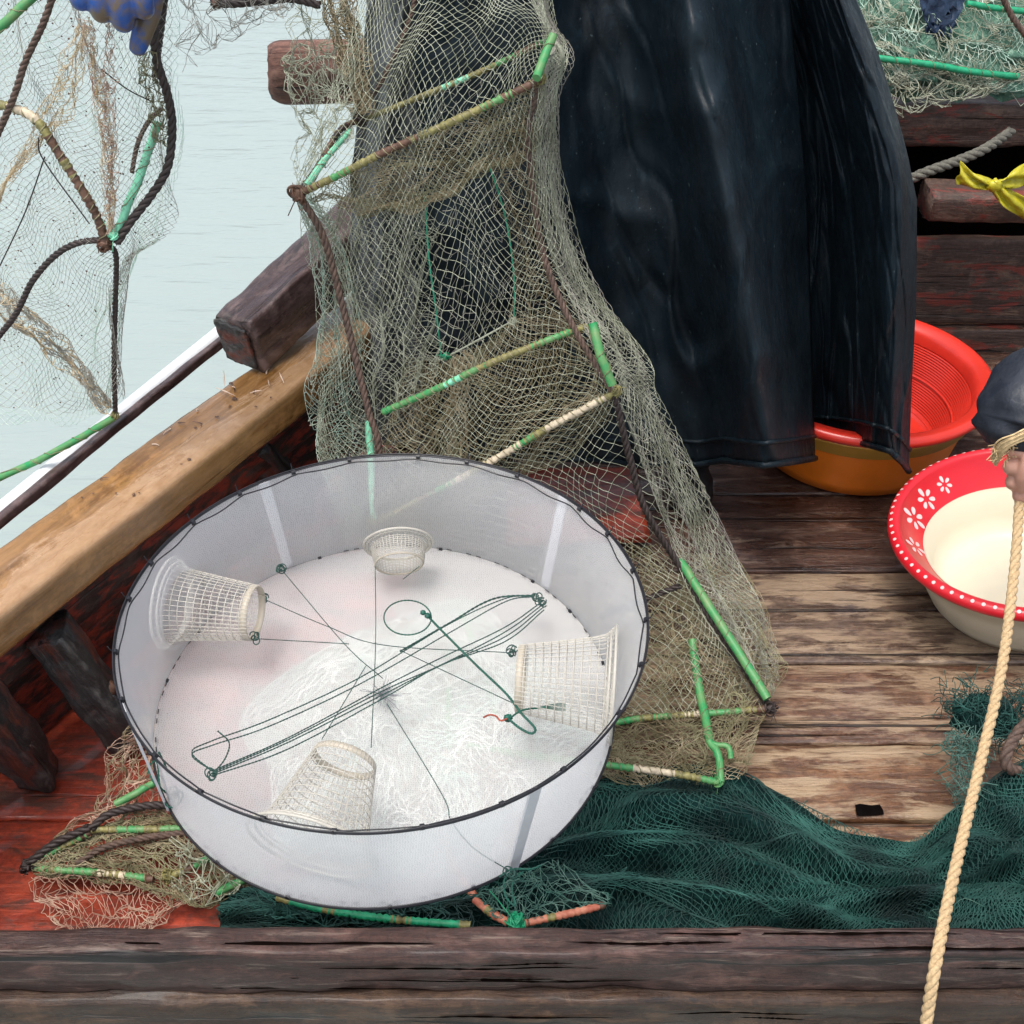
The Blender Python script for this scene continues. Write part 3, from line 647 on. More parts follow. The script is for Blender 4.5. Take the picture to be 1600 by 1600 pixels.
# ------------------------------------------------------------------ bowls
bc = Vector((.757, 2.295, 0))
ob = empty('basin', bc, 'orange basin with an amber upper band, under the red strainer', 'basin')
def circ_prof(c, r, a0, a1, n=8): return [(c[0] + r * math.cos(math.radians(a0 + (a1 - a0) * i / n)), c[1] + r * math.sin(math.radians(a0 + (a1 - a0) * i / n))) for i in range(n + 1)]
mb = MB(); lathe(mb, [(.0, .004), (.185, .004), (.206, .012), (.218, .04), (.238, .13)], 96, 0, Matrix.Translation(bc)); mb.build('bowl', [M['orange']], ob)
mb = MB(); lathe(mb, [(.238, .13), (.247, .134), (.256, .165), (.262, .168), (.262, .172), (.24, .172)], 96, 0, Matrix.Translation(bc)); mb.build('rim', [M['amber']], ob)
rb = empty('strainer', bc, 'round red plastic strainer with slotted inner wall, nested in the orange basin', 'strainer')
mb = MB(); lathe(mb, circ_prof((.268, .19), .012, -80, 120, 8) + [(.245, .196), (.237, .185), (.234, .165)], 110, 0, Matrix.Translation(bc)); mb.build('rim', [M['red']], rb)
prof = []; N = 24
for i in range(N):
    f = i / N; r = .234 - .052 * f; z = .165 - .125 * f
    prof += [(r, z), (r + .004, z - .0006), (r + .004, z - .0022), (r - .0006, z - .0028)]
prof += [(.18, .038), (.17, .03), (.10, .027), (0, .026)]
mb = MB(); lathe(mb, prof, 110, 0, Matrix.Translation(bc)); mb.build('slotted_wall', [M['red']], rb, smooth=False)
mb = MB()
for (zz, rr) in ((.102, .2075), (.036, .179)):
    t = np.linspace(0, 2 * math.pi, 100); tube(mb, np.stack([bc.x + rr * np.cos(t), bc.y + rr * np.sin(t), 0 * t + zz], 1), .0025, 6, caps=False)
mb.build('ridge', [M['red']], rb)

cc = Vector((.94, 1.762, .19)); tilt = math.radians(-9)
MC = Matrix.Translation(cc) @ Matrix.Rotation(tilt, 4, 'Y')
wb = empty('wash_basin', cc, 'cream plastic wash basin with a crimson rim, white dots and printed flowers', 'basin')
band0, band1 = (.222, -.004), (.178, -.047)
mb = MB(); lathe(mb, [band1, band0] + circ_prof((.2315, -.004), .0125, 140, -60, 10) + [(.232, -.021), (.226, -.024)], 120, 0, MC); mb.build('rim', [M['redpink']], wb)
mb = MB(); lathe(mb, [(.226, -.0235), (.222, -.03), (.214, -.042), (.206, -.046), (.19, -.085), (.165, -.15), (.15, -.172), (.13, -.176), (0, -.176)], 120, 0, MC); mb.build('outer_wall', [M['cream']], wb)
mb = MB(); lathe(mb, [(.178, -.0465), (.1775, -.05), (.174, -.054), (.160, -.10), (.148, -.128), (.13, -.138), (0, -.14)], 120, 0, MC); mb.build('inner_bowl', [M['cream']], wb)
def on_band(phi, t):
    r = band0[0] + (band1[0] - band0[0]) * t; z = band0[1] + (band1[1] - band0[1]) * t
    nrm = Vector((-(band0[1] - band1[1]), band0[0] - band1[0])).normalized(); r += nrm.x * .0006; z += nrm.y * .0006
    return MC @ Vector((r * math.cos(phi), r * math.sin(phi), z))
fl = MB()
for (phi, t0, sz) in ((math.radians(176), .6, .034), (math.radians(153), .5, .038), (math.radians(135), .47, .033), (math.radians(119), .43, .025)):
    for q in range(6):
        a = q * math.pi / 3 + math.pi / 6 * 3; ca, sa = math.cos(a), math.sin(a); Lp, wp = sz * (.56 if q in (0, 3) else .46), sz * .17
        V = []
        for k in range(14):
            e = 2 * math.pi * k / 14; rx = sz * .2 + Lp * (.5 + .5 * math.cos(e)); ry = wp * math.sin(e) * (.6 + .4 * (.5 + .5 * math.cos(e)))
            s1, s2 = rx * ca - ry * sa, rx * sa + ry * ca
            V.append(tuple(on_band(phi + s1 / .2, t0 - s2 / .062)))
        fl.add(V, [tuple(range(14))])
fl.build('flower_print', [M['print']], wb, smooth=False, stuff=True)
dp = MB()
for k in range(78):
    a = 2 * math.pi * k / 78; V = []; an = math.radians(62)
    for e in range(10):
        u_ = .0034 * math.cos(e * .6283); w_ = .0034 * math.sin(e * .6283); al = an + w_ / .0125; rr = .2315 + .0130 * math.cos(al)
        V.append(tuple(MC @ Vector((rr * math.cos(a + u_ / .236), rr * math.sin(a + u_ / .236), -.004 + .0130 * math.sin(al)))))
    dp.add(V, [tuple(range(10))])
o = dp.build('dot_print', [M['print']], wb, smooth=False)

# ------------------------------------------------------------------ round trap
CU, RU, SU = Vector((-.176, 1.256, .441)), .36, .027
CL, RL, SLo = Vector((-.192, 1.303, .215)), .345, .065
def rp(C, r, s, a): return np.stack([C.x + r * np.cos(a), C.y + r * np.sin(a), C.z + s * r * np.sin(a)], -1)
trap = empty('round_trap', CL, 'big round white mesh crab trap with black wire rings and four basket entrances', 'trap')
na, nt = 220, 26
V = []; UV = []
for j in range(nt + 1):
    t = j / nt
    for i in range(na + 1):
        a = 2 * math.pi * i / na
        p = rp(CU, RU, SU, np.array(a)) * (1 - t) + rp(CL, RL, SLo, np.array(a)) * t
        o_ = -.010 * math.sin(math.pi * t) * (1 + .35 * noise.noise(Vector((math.cos(a) * 5, math.sin(a) * 5, t)))) + .0016 * math.sin(math.pi * t) * noise.noise(Vector((math.cos(a) * 40, math.sin(a) * 40, t * 3)))
        V.append((p[0] + math.cos(a) * o_, p[1] + math.sin(a) * o_, p[2])); UV.append((a * .35, t * .24))
Q = [(j * (na + 1) + i, j * (na + 1) + i + 1, (j + 1) * (na + 1) + i + 1, (j + 1) * (na + 1) + i) for j in range(nt) for i in range(na)]
link('side_netting', raw_mesh('side_netting', V, [a for q in Q for a in q], [4] * len(Q), M['fabric_wall'], uv=UV), trap)
V = []; UV = []; nr = 40; na2 = 120
for j in range(nr + 1):
    r = RL * (j / nr) * .999
    for i in range(na2):
        a = 2 * math.pi * i / na2; p = rp(CL, r, SLo, np.array(a)); s = 1 - (j / nr) ** 2
        V.append((p[0], p[1], p[2] - .012 * s + .005 * s * noise.noise(Vector((p[0] * 9, p[1] * 9, 0))) + .002 * s * noise.noise(Vector((p[0] * 30, p[1] * 30, 0))))); UV.append((p[0], p[1]))
Q = [(j * na2 + i, (j + 1) * na2 + i, (j + 1) * na2 + (i + 1) % na2, j * na2 + (i + 1) % na2) for j in range(nr) for i in range(na2)]
link('bottom_netting', raw_mesh('bottom_netting', V, [a for q in Q for a in q], [4] * len(Q), M['fabric'], uv=UV), trap)
def ring(name, C, R, S, seed, ntie, a_off):
    mb = MB(); t = np.linspace(0, 2 * math.pi, 241); rnn = np.random.default_rng(seed)
    tube(mb, rp(C, R + .002, S, t), .0018, 8, 0, caps=False)
    ro = mb.build(name, [M['wire']], trap)
    mb = MB()
    for q in range(2):
        dr = .0035 + .0022 * np.abs(np.sin(ntie * (t + a_off) / 2)) * (q * 1.0 + .25) * (1 + .7 * np.sin(t * 3 + seed)); dz = (-.003 if q else .003) - (.004 * q * (1 + .6 * np.sin(t * 2 + seed))) * np.abs(np.sin(ntie * (t + a_off) / 2)) ** 2
        P = rp(C, R, S, t); P[:, 0] += -np.cos(t) * dr * (1 if q else -.7); P[:, 1] += -np.sin(t) * dr * (1 if q else -.7); P[:, 2] += dz; tube(mb, P, .0011, 6, 0, caps=False)
    mb.build('selvedge_cord', [M['wire']], ro)
    mb = MB()
    for k in range(ntie):
        a = 2 * math.pi * k / ntie - a_off + rnn.normal(0, .04); P = rp(C, R, S, np.array([a - .008, a, a + .008])); tube(mb, P, .0040, 7); 
        p = P[1]; tube(mb, [p, p + np.array([math.cos(a) * .006, math.sin(a) * .006, .006]), p + np.array([math.cos(a) * .008, math.sin(a) * .008, .012])], .001, 4)
    mb.build('tie', [M['wire']], ro, stuff=True)
mb = MB(); tt = np.linspace(0, 2 * math.pi, 241)
for k in range(0, 240, 2):
    if (k // 2) % 3 and (k // 24) % 5 != 3: tube(mb, rp(CL, RL - .004, SLo, tt[k:k + 2]) + np.array([0, 0, .005]), .0009, 4, 0, caps=False)
mb.build('inner_ring', [M['wire']], trap, stuff=True)
ring('upper_ring', CU, RU, SU, 1, 24, .05); ring('lower_ring', CL, RL, SLo, 2, 18, .1)
def onring(C, R, S, px, py, z):
    p = atZ(px, py, z); a = math.atan2(p.y - C.y, p.x - C.x); return a, Vector(rp(C, R, S, np.array(a)))
bars = []
for (ux, uy, lx, ly) in ((200, 1100, 265, 1245), (850, 1240, 820, 1370), (870, 790, 836, 935), (405, 752, 440, 880)):
    a, p = onring(CU, RU - .002, SU, ux, uy, .44); b, q = onring(CL, RL + .001, SLo, lx, ly, .22)
    rad_ = Vector((math.cos(a), math.sin(a), 0)); tan = Vector((-math.sin(a), math.cos(a), 0)); w = .0085; th = .0016; p = p + rad_ * .003; q = q + rad_ * .003
    V = [p + tan * w + rad_ * th, p - tan * w + rad_ * th, p - tan * w - rad_ * th, p + tan * w - rad_ * th, q + tan * w + rad_ * th, q - tan * w + rad_ * th, q - tan * w - rad_ * th, q + tan * w - rad_ * th]
    mb = MB(); mb.add([tuple(x) for x in V], [(0, 1, 2, 3), (7, 6, 5, 4), (0, 4, 5, 1), (1, 5, 6, 2), (2, 6, 7, 3), (3, 7, 4, 0)]); mb.build('support_bar', [M['strap']], trap, smooth=False); bars.append(q)
# baskets
def basket(big, small, rb_, rs_, seed):
    big = Vector(big); small = Vector(small); ax = (small - big); L = ax.length; z = ax.normalized(); x = Vector((0, 0, 1)).cross(z).normalized(); y = z.cross(x)
    def pt(a, t):
        r = rb_ + (rs_ - rb_) * t ** .8 + .010 * max(0, 1 - t * 9)
        return big + z * (L * t) + (x * math.cos(a) + y * math.sin(a)) * r
    A = []; B = []; n = 44
    for k in range(n):
        a = 2 * math.pi * k / n
        for s in range(10): A.append(pt(a, s / 10)); B.append(pt(a, (s + 1) / 10))
    mb = MB(); segs(mb, A, B, .0007, 0, 4)
    t = np.linspace(0, 2 * math.pi, 49)
    for s in range(1, 12): tube(mb, [tuple(pt(a, s / 12)) for a in t], .0008, 5, 0, caps=False)
    bo = mb.build('entrance_basket', [M['basket']], trap)
    mb = MB(); tube(mb, [tuple(pt(a, 0)) for a in t], .0022, 6, 0, caps=False); tube(mb, [tuple(pt(a, .05)) for a in t], .0018, 6, 0, caps=False); mb.build('outer_rim', [M['basket']], bo)
    mb = MB(); V = []; 
    for s in (.93, 1.0):
        for a in t: V.append(tuple(pt(a, s)))
    mb.add(V, [(i, i + 1, 49 + i + 1, 49 + i) for i in range(48)]); mb.build('inner_rim', [M['basket_rim']], bo).modifiers.new("t", 'SOLIDIFY').thickness = .0022
zb = .325
basket(atZ(266, 942, zb), atZ(400, 958, zb + .0), .060, .042, 1)
basket(atZ(487, 1322, .295), atZ(540, 1183, .325), .077, .043, 2)
basket(atZ(958, 1070, zb), atZ(808, 1060, zb), .074, .048, 3)
basket(atZ(622, 850, .31), atZ(624, 882, .295), .046, .040, 4)
# cords inside the trap
def cord(name, ptsz, r, mat, parent=trap, n=10, two=True):
    mb = MB(); P = [atZ(*p) for p in ptsz]
    if two: rope(mb, P, r, 2, r * 9, 0, n, 5)
    else: tube(mb, smooth_path(P, n), r, 6)
    return mb.build(name, [mat], parent)
zc = .30
for pts in (((598, 1060, .235), (540, 1008, zc), (440, 890, .30)), ((605, 1100, .235), (690, 1240, .27), (705, 1282, .27), (740, 1325, .25), (795, 1360, .235)),
            ((400, 998, zc), (545, 1006, zc)), ((412, 936, zc), (510, 978, zc), (600, 1008, zc), (802, 1020, zc)), ((586, 870, zc), (587, 1000, .26), (580, 1168, zc)), ((572, 1040, zc), (503, 1155, zc)),
            ((625, 1016, zc), (800, 1098, zc)), ((630, 905, zc), (655, 885, zc))):
    cord('spoke_cord', pts, .0008, M['cord'])
rn = random.Random(9)
for k in range(4):
    d = k * 5 - 7
    cord('hauling_line', ((332, 1208 + d * .5, .31), (450, 1160 + d + rn.uniform(-3, 3), .30), (598, 1082 + d * 1.2, .29), (690, 1036 + d + rn.uniform(-6, 6), .29), (790, 990 + d * 1.5, .29), (850, 945 + d, .30)), .0011, M['cord'])
for k in range(2):
    cord('hauling_line', ((332, 1205, .31), (300, 1180 - k * 4, .32), (330, 1165 - k * 7, .31), (420, 1135 - k * 10, .30), (560, 1070 - k * 10, .29), (700, 990 - k * 14, .29), (790, 940 - k * 5, .30), (835, 932, .30)), .0011, M['cord'])
cord('hauling_line', ((625, 1018, .29), (700, 975, .29), (770, 936, .30), (835, 930, .30)), .0017, M['cord'])
cord('hauling_line', ((340, 1142, .32), (358, 1160, .31), (352, 1185, .31), (332, 1210, .31)), .0012, M['cord'])
for (x, y, z) in ((330, 1210, .31), (440, 888, .30), (272, 1243, .225), (798, 1364, .235), (845, 942, .30), (412, 936, zc), (400, 998, zc), (838, 935, .30), (800, 1020, zc)):
    mb = MB(); p = atZ(x, y, z)
    for q in range(5):
        c = p + Vector((rn.uniform(-.005, .005), rn.uniform(-.005, .005), rn.uniform(-.002, .004))); a0 = rn.uniform(0, 6.3); rr = rn.uniform(.003, .007)
        t = np.linspace(0, 5.6, 14) + a0; tx = rn.uniform(-1, 1)
        tube(mb, np.stack([c.x + rr * np.cos(t), c.y + rr * np.sin(t), c.z + rr * .6 * np.sin(t + tx)], 1), .0010, 5)
    mb.build('knot', [M['cord']], trap)
mb = MB(); p = atZ(598, 1085, .23); rq = np.random.default_rng(3)
E_ = rq.normal(0, 1, (90, 3)) * [.010, .010, .004]; segs(mb, np.tile(np.array(p), (90, 1)) + E_ * .2, np.array(p) + E_ * 1.3, .0005); mb.build('drawstring_tuft', [M['greycord']], trap, stuff=True)
# loose bottle-green cord with a noose
gc = empty('green_cord', atZ(745, 1040, .30), 'loose bottle green cord with a noose and a red end, across the white trap', 'cord')
mb = MB(); t = np.linspace(.0, 6.3, 40) ; P = [atZ(637 + 37 * math.cos(a), 965 + 27 * math.sin(a), .305 + .01 * math.sin(a)) for a in t]; rope(mb, P, .0013, 2, .011, 0, 3, 5)
rope(mb, [atZ(*q) for q in ((664, 958, .306), (690, 985, .31), (745, 1040, .315), (790, 1083, .32), (815, 1115, .32), (836, 1138, .315), (829, 1146, .312), (810, 1136, .312), (793, 1122, .315))], .0019, 3, .012, 0, 10, 5)
rope(mb, [atZ(*q) for q in ((797, 1122, .316), (815, 1110, .318), (840, 1106, .318))], .0015, 3, .012, 0, 8, 5)
for k in range(9): tube(mb, smooth_path([atZ(838, 1106, .318), atZ(860, 1105 + k - 4, .32), atZ(884, 1100 + k * 1.6 - 2, .32)], 4), .0005, 4)
for (x, y, s) in ((661, 957, 1), (668, 962, 1.1), (794, 1122, 1.4)): lump(mb, atZ(x, y, .31), .0045 * s, int(x), 0, (1, 1, .8), .3)
mb.build('line', [M['greencord']], gc)
mb = MB(); rope(mb, [atZ(*q) for q in ((792, 1123, .316), (782, 1126, .316), (775, 1119, .317), (765, 1117, .317), (755, 1121, .316))], .0014, 3, .011, 0, 8, 5); mb.build('red_end', [M['redcord']], gc)
# loops of cord at the feet of the support bars
mb = MB()
for P in (((262, 1240, .225), (240, 1222, .24), (232, 1200, .25), (245, 1190, .26), (250, 1230, .24), (262, 1260, .22), (280, 1255, .22), (285, 1238, .225), (268, 1240, .228)),
          ((248, 1175, .28), (258, 1195, .26), (262, 1210, .25)), ((798, 1362, .236), (788, 1375, .225), (790, 1400, .215), (805, 1415, .21), (800, 1390, .22), (805, 1372, .228), (818, 1362, .235)), ((780, 1370, .23), (800, 1358, .24), (830, 1358, .24), (845, 1352, .24))):
    rope(mb, [atZ(*q) for q in P], .0016, 2, .012, 0, 8, 5)
mb.build('tie_loop', [M['greencord']], trap, stuff=True)

# ------------------------------------------------------------------ beige rope, ribbon, shelf rope
mb = MB(); rope(mb, [atY(*p) for p in ((1600, 715, 1.60), (1594, 770, 1.545), (1586, 880, 1.44), (1566, 1040, 1.28), (1530, 1200, 1.14), (1492, 1360, .99), (1463, 1500, .868), (1447, 1600, .825), (1430, 1740, .76))], .0078, 3, .045, 0, 14, 10)
o = mb.build('hauling_rope', [M['beige_rope']]); tag(o, 'thick beige three-strand rope running from the fist down over the near gunwale', 'rope')
mb = MB(); rope(mb, [atY(*p) for p in ((1410, 285, 2.70), (1450, 268, 2.70), (1500, 250, 2.72), (1540, 232, 2.74), (1580, 205, 2.8))], .012, 3, .06, 0, 10, 7)
o = mb.build('mooring_rope', [plain('dirty_grey_rope', (.11, .105, .085), .8, .4, 160, .5)]); tag(o, 'dirty grey rope under the far gunwale beside the yellow ribbon', 'rope')
def ribbon(mb, pts, w, seed):
    P = smooth_path([atY(*p) for p in pts], 8); T, X, Y = frames(P); n = len(P); V = []; K = 7
    for i in range(n):
        ww = w(i / (n - 1))
        for k in range(K):
            s = k / (K - 1) - .5; V.append(tuple(P[i] + np.array([0, 0, 1]) * s * ww * 2 + np.array([0, -1, 0]) * (.010 * math.sin(s * 9 + i * .4 + seed) + .006 * noise.noise(Vector((i * .3, s * 5, seed))))))
    mb.add(V, [(i * K + k, i * K + k + 1, (i + 1) * K + k + 1, (i + 1) * K + k) for i in range(n - 1) for k in range(K - 1)])
yr = MB(); ribbon(yr, ((1498, 270, 2.58), (1520, 282, 2.56), (1552, 290, 2.555)), lambda t: .026 - .018 * t, 1); ribbon(yr, ((1552, 290, 2.555), (1580, 280, 2.56), (1612, 268, 2.58)), lambda t: .008 + .02 * t, 2)
ribbon(yr, ((1550, 288, 2.553), (1570, 308, 2.55), (1606, 328, 2.56)), lambda t: .012 + .014 * t, 3); lump(yr, atY(1554, 290, 2.55), .013, 4, 0, (1.2, .8, 1), .4)
o = yr.build('yellow_ribbon', [M['yellow']]); o.modifiers.new("t", 'SOLIDIFY').thickness = .0012; tag(o, 'yellow plastic ribbon knotted round the timber at the far right', 'ribbon')

# ------------------------------------------------------------------ hanging folding trap (centre)
ft = empty('folding_trap', atY(660, 215, 1.8), 'long grey green folding net trap hanging down the middle onto the deck', 'net trap')
def Y(rows): return ctrlY(rows)
FRONT = Y([
 [(560,-160,2.02),(620,-170,1.97),(700,-190,1.95),(790,-190,1.97),(830,-180,2.0),(842,-170,2.03)],
 [(548,30,1.93),(610,10,1.88),(700,-15,1.86),(790,-25,1.87),(845,0,1.9),(860,20,1.96)],
 [(508,175,1.86),(580,130,1.83),(680,80,1.81),(790,40,1.82),(862,70,1.85),(884,82,1.92)],
 [(465,303,1.80),(560,258,1.79),(650,214,1.78),(750,170,1.78),(845,124,1.79),(870,152,1.88)],
 [(490,395,1.83),(560,390,1.80),(650,370,1.78),(750,330,1.78),(840,280,1.79),(880,290,1.88)],
 [(497,530,1.82),(570,530,1.77),(670,520,1.75),(780,480,1.75),(870,430,1.77),(925,440,1.86)],
 [(489,640,1.79),(560,670,1.74),(680,640,1.72),(800,590,1.71),(920,530,1.72),(1006,556,1.80)],
 [(500,720,1.75),(583,800,1.695),(690,750,1.69),(800,695,1.685),(958,614,1.68),(1024,615,1.76)],
 [(545,835,1.72),(620,860,1.69),(720,830,1.69),(840,770,1.68),(985,735,1.67),(1088,738,1.74)],
 [(600,930,1.70),(720,965,1.67),(850,940,1.66),(960,890,1.65),(1050,870,1.64),(1148,875,1.70)],
 [(650,1005,1.60),(760,1060,1.56),(880,1060,1.55),(990,1010,1.55),(1100,965,1.55),(1192,962,1.62)],
 [(700,1100,1.45),(800,1140,1.42),(900,1135,1.42),(990,1124,1.42),(1120,1112,1.41),(1214,1072,1.47)]])
mb = MB(); net(mb, FRONT, 42, 156, .00050, seed=1, jit=.08, wob=.006, knot=.0013, warp=.8, slack=.12); mb.build('front_netting', [M['thr_pale']], ft, stuff=True)
# right-hand bunched side
SIDE = Y([
 [(800,-170,1.99),(842,-170,2.04)],[(838,0,1.90),(858,20,1.97)],[(856,70,1.84),(884,82,1.93)],[(843,124,1.78),(870,152,1.89)],[(836,280,1.79),(878,288,1.9)],
 [(868,430,1.77),(922,438,1.87)],[(925,530,1.72),(1004,556,1.81)],[(958,614,1.68),(1022,612,1.77)],[(1000,735,1.67),(1086,738,1.75)],[(1060,870,1.64),(1150,880,1.71)],[(1110,965,1.55),(1205,985,1.63)],[(1195,1105,1.42),(1214,1066,1.5)]])
for s, m in ((11, 'thr_pale'), (12, 'thr_grey')):
    mb = MB(); net(mb, SIDE, 14, 140, .00055, seed=s, jit=.08, wob=.008, warp=.4, slack=.12); mb.build('side_netting', [M[m]], ft, stuff=True)
LSIDE = Y([[(462,303,1.81),(480,300,1.9)],[(488,395,1.83),(540,390,1.95)],[(494,530,1.82),(560,520,1.92)],[(487,645,1.79),(570,640,1.88)],[(498,720,1.75),(590,690,1.85)],[(545,832,1.72),(600,760,1.8)]])
for s, m in ((21, 'thr_pale'), (22, 'thr_mint')):
    mb = MB(); net(mb, LSIDE, 10, 80, .00055, seed=s, jit=.08, wob=.008, warp=.4, slack=.12); mb.build('side_netting', [M[m]], ft, stuff=True)
BACK = Y([[(560,190,2.0),(660,145,1.99),(760,100,1.98),(868,56,1.98)],[(560,340,1.97),(660,300,1.97),(760,260,1.96),(860,200,1.96)],[(575,500,1.92),(670,470,1.92),(790,430,1.92),(900,380,1.92)],[(600,640,1.88),(690,600,1.87),(800,555,1.86),(930,506,1.86)]])
mb = MB(); net(mb, BACK, 22, 50, .0006, seed=31, jit=.12, wob=.006, warp=.5, slack=.12, hole=.45); mb.build('back_netting', [M['thr_grey']], ft, stuff=True)
# inner funnels
POUCH = Y([[(480,305,1.80),(560,262,1.79),(650,216,1.78),(750,172,1.78),(842,130,1.79)],[(520,320,1.84),(590,300,1.84),(670,268,1.84),(760,220,1.84),(842,190,1.84)],[(560,330,1.87),(620,326,1.88),(690,304,1.88),(765,256,1.88),(835,240,1.88)],[(600,322,1.92),(650,312,1.93),(700,295,1.93),(755,268,1.93),(800,256,1.93)]])
for s in (41, 42):
    mb = MB(); net(mb, POUCH, 44, 34, .0006, seed=s, jit=.08, wob=.006, warp=.4, slack=.12); mb.build('funnel_netting', [M['thr_tan' if s == 41 else 'thr_olive']], ft, stuff=True)
LW = Y([[(500,320,1.84),(560,325,1.88),(620,312,1.9),(668,302,1.92)],[(520,420,1.85),(570,420,1.88),(630,410,1.9),(678,410,1.91)],[(555,540,1.81),(600,530,1.85),(650,520,1.88),(686,520,1.89)],[(590,690,1.76),(630,640,1.8),(665,600,1.84),(692,560,1.87)]])
for s in (51,):
    mb = MB(); net(mb, LW, 22, 56, .00055, seed=s, jit=.08, wob=.009, warp=.4, slack=.12); mb.build('funnel_netting', [M['thr_pale' if s == 51 else 'thr_grey']], ft, stuff=True)
RW = Y([[(770,258,1.92),(800,225,1.88),(836,170,1.82)],[(785,340,1.91),(815,320,1.88),(845,300,1.82)],[(800,430,1.9),(840,430,1.86),(880,430,1.8)],[(800,505,1.88),(870,520,1.82),(940,585,1.73)]])
for s in (61,):
    mb = MB(); net(mb, RW, 14, 52, .00055, seed=s, jit=.08, wob=.008, warp=.4, slack=.12); mb.build('funnel_netting', [M['thr_tan' if s == 61 else 'thr_grey']], ft, stuff=True)
LOWP = Y([[(640,560,1.88),(690,562,1.87),(740,545,1.87),(800,505,1.88),(870,480,1.86)],[(610,640,1.82),(680,640,1.80),(730,590,1.77),(820,570,1.80),(905,530,1.79)],[(595,720,1.76),(670,700,1.76),(730,660,1.73),(840,640,1.75),(940,590,1.73)],[(590,800,1.72),(670,770,1.71),(740,740,1.70),(840,690,1.71),(955,625,1.70)],[(600,840,1.74),(680,820,1.73),(760,780,1.73),(850,730,1.74),(960,650,1.74)]])
for s in (71, 72):
    mb = MB(); net(mb, LOWP, 36, 54, .0006, seed=s, jit=.08, wob=.008, warp=.4, slack=.12); mb.build('funnel_netting', [M['thr_tan' if s == 71 else 'thr_olive']], ft, stuff=True)
TCOL = Y([[(705,560,1.79),(735,545,1.76)],[(700,640,1.76),(732,620,1.735)],[(698,740,1.72),(728,730,1.70)]])
mb = MB(); net(mb, TCOL, 9, 36, .0008, seed=81, jit=.3, wob=.006, warp=.6); mb.build('gathered_netting', [M['thr_tan']], ft, stuff=True)
# pale part above frame, over the water and round the log
OVER = Y([[(452,-10,2.1),(500,-20,2.05),(550,-20,1.98)],[(455,70,2.1),(500,60,2.05),(552,60,1.96)],[(450,150,2.08),(500,160,2.02),(545,140,1.95)],[(465,215,2.0),(500,200,1.96),(550,185,1.94)],[(464,300,1.81),(500,260,1.86),(556,195,1.98)]])
mb = MB(); net(mb, OVER, 14, 46, .0005, seed=83, jit=.2, wob=.01, warp=.7); mb.build('side_netting', [M['thr_pale']], ft, stuff=True)
WRAP = Y([[(446,84,2.17),(500,72,2.15),(560,70,2.1)],[(440,110,2.17),(500,110,2.14),(570,110,2.08)],[(452,150,2.15),(500,160,2.12),(575,165,2.05)]])
mb = MB(); net(mb, WRAP, 12, 12, .0009, seed=84, jit=.2, wob=.006, warp=.7); mb.build('side_netting', [M['thr_pale']], ft, stuff=True)
TG = Y([[(505,-120,2.02),(545,-120,2.0)],[(508,0,2.0),(552,0,1.98)],[(520,70,1.99),(566,60,1.97)],[(548,150,1.97),(575,120,1.96)],[(556,185,1.97),(580,175,1.95)]])
for s in (85, 86):
    mb = MB(); net(mb, TG, 12, 50, .0008, seed=s, jit=.3, wob=.006, warp=.6); mb.build('gathered_netting', [M['thr_tan']], ft, stuff=True)
# frames (bars bound with tape), corner ropes, twines
FM = [M['green'], M['mint'], M['tape'], M['olive'], M['brown'], M['black_rope']]
def bar(pts, r, seq, seed, parent=ft, f=atY):
    r *= .88; mb = MB(); P = [f(*p) for p in pts]; wrapped_rod(mb, P, r, seq, seed); o = mb.build('frame_bar', FM, parent)
    mb = MB(); rnn = random.Random(seed + 50); Pi = smooth_path(P, 14); L = np.r_[0, np.cumsum(np.linalg.norm(np.diff(Pi, axis=0), axis=1))]
    k = int(L[-1] / .0016); q = np.linspace(0, L[-1], k); Pq = np.stack([np.interp(q, L, Pi[:, a]) for a in range(3)], 1); T, X, Y_ = frames(Pq)
    ph = np.cumsum([rnn.uniform(.25, 1.1) for _ in range(k)]); rr = r * 1.12
    tube(mb, Pq + (X * np.cos(ph)[:, None] + Y_ * np.sin(ph)[:, None]) * rr, .0009, 3, [rnn.randrange(2) if (i // 9) % 2 else 0 for i in range(k)], caps=False)
    mb.build('lashing', [M['thr_olive'], M['thr_tan']], o); return o
    mb = MB(); wrapped_rod(mb, [f(*p) for p in pts], r, seq, seed); return mb.build('frame_bar', FM, parent)
def stick(pts, r, mat, parent=ft, f=atY, name='frame_rod'):
    P = smooth_path([f(*p) for p in pts], 8)
    if r < .003:
        mb = MB(); tube(mb, P, r, 6); return mb.build(name, [M[mat]], parent)
    sd_ = sum(pts[0][:2]); P = P + np.array([[.0022 * noise.noise(Vector((i * .23, sd_, a * 5))) for a in range(3)] for i in range(len(P))])
    mb = MB(); tube(mb, P, [r * (1 + .13 * noise.noise(Vector((i * .6, sd_, 2)))) for i in range(len(P))], 9); o = mb.build(name, [M[mat]], parent)
    mb = MB(); rnn = random.Random(int(sd_)); L = np.r_[0, np.cumsum(np.linalg.norm(np.diff(P, axis=0), axis=1))]; k = int(L[-1] / .0022); q = np.linspace(0, L[-1], k); Pq = np.stack([np.interp(q, L, P[:, a]) for a in range(3)], 1); T, X, Y_ = frames(Pq)
    ph = np.cumsum([rnn.uniform(.05, .9) if (i // 14) % 3 else rnn.uniform(.0, .15) for i in range(k)]); tube(mb, Pq + (X * np.cos(ph)[:, None] + Y_ * np.sin(ph)[:, None]) * r * 1.1, .0008, 3, 0, caps=False)
    mb.build('lashing', [M['thr_olive']], o); return o
    mb = MB(); tube(mb, smooth_path([f(*p) for p in pts], 6), r, 9); return mb.build(name, [M[mat]], parent)
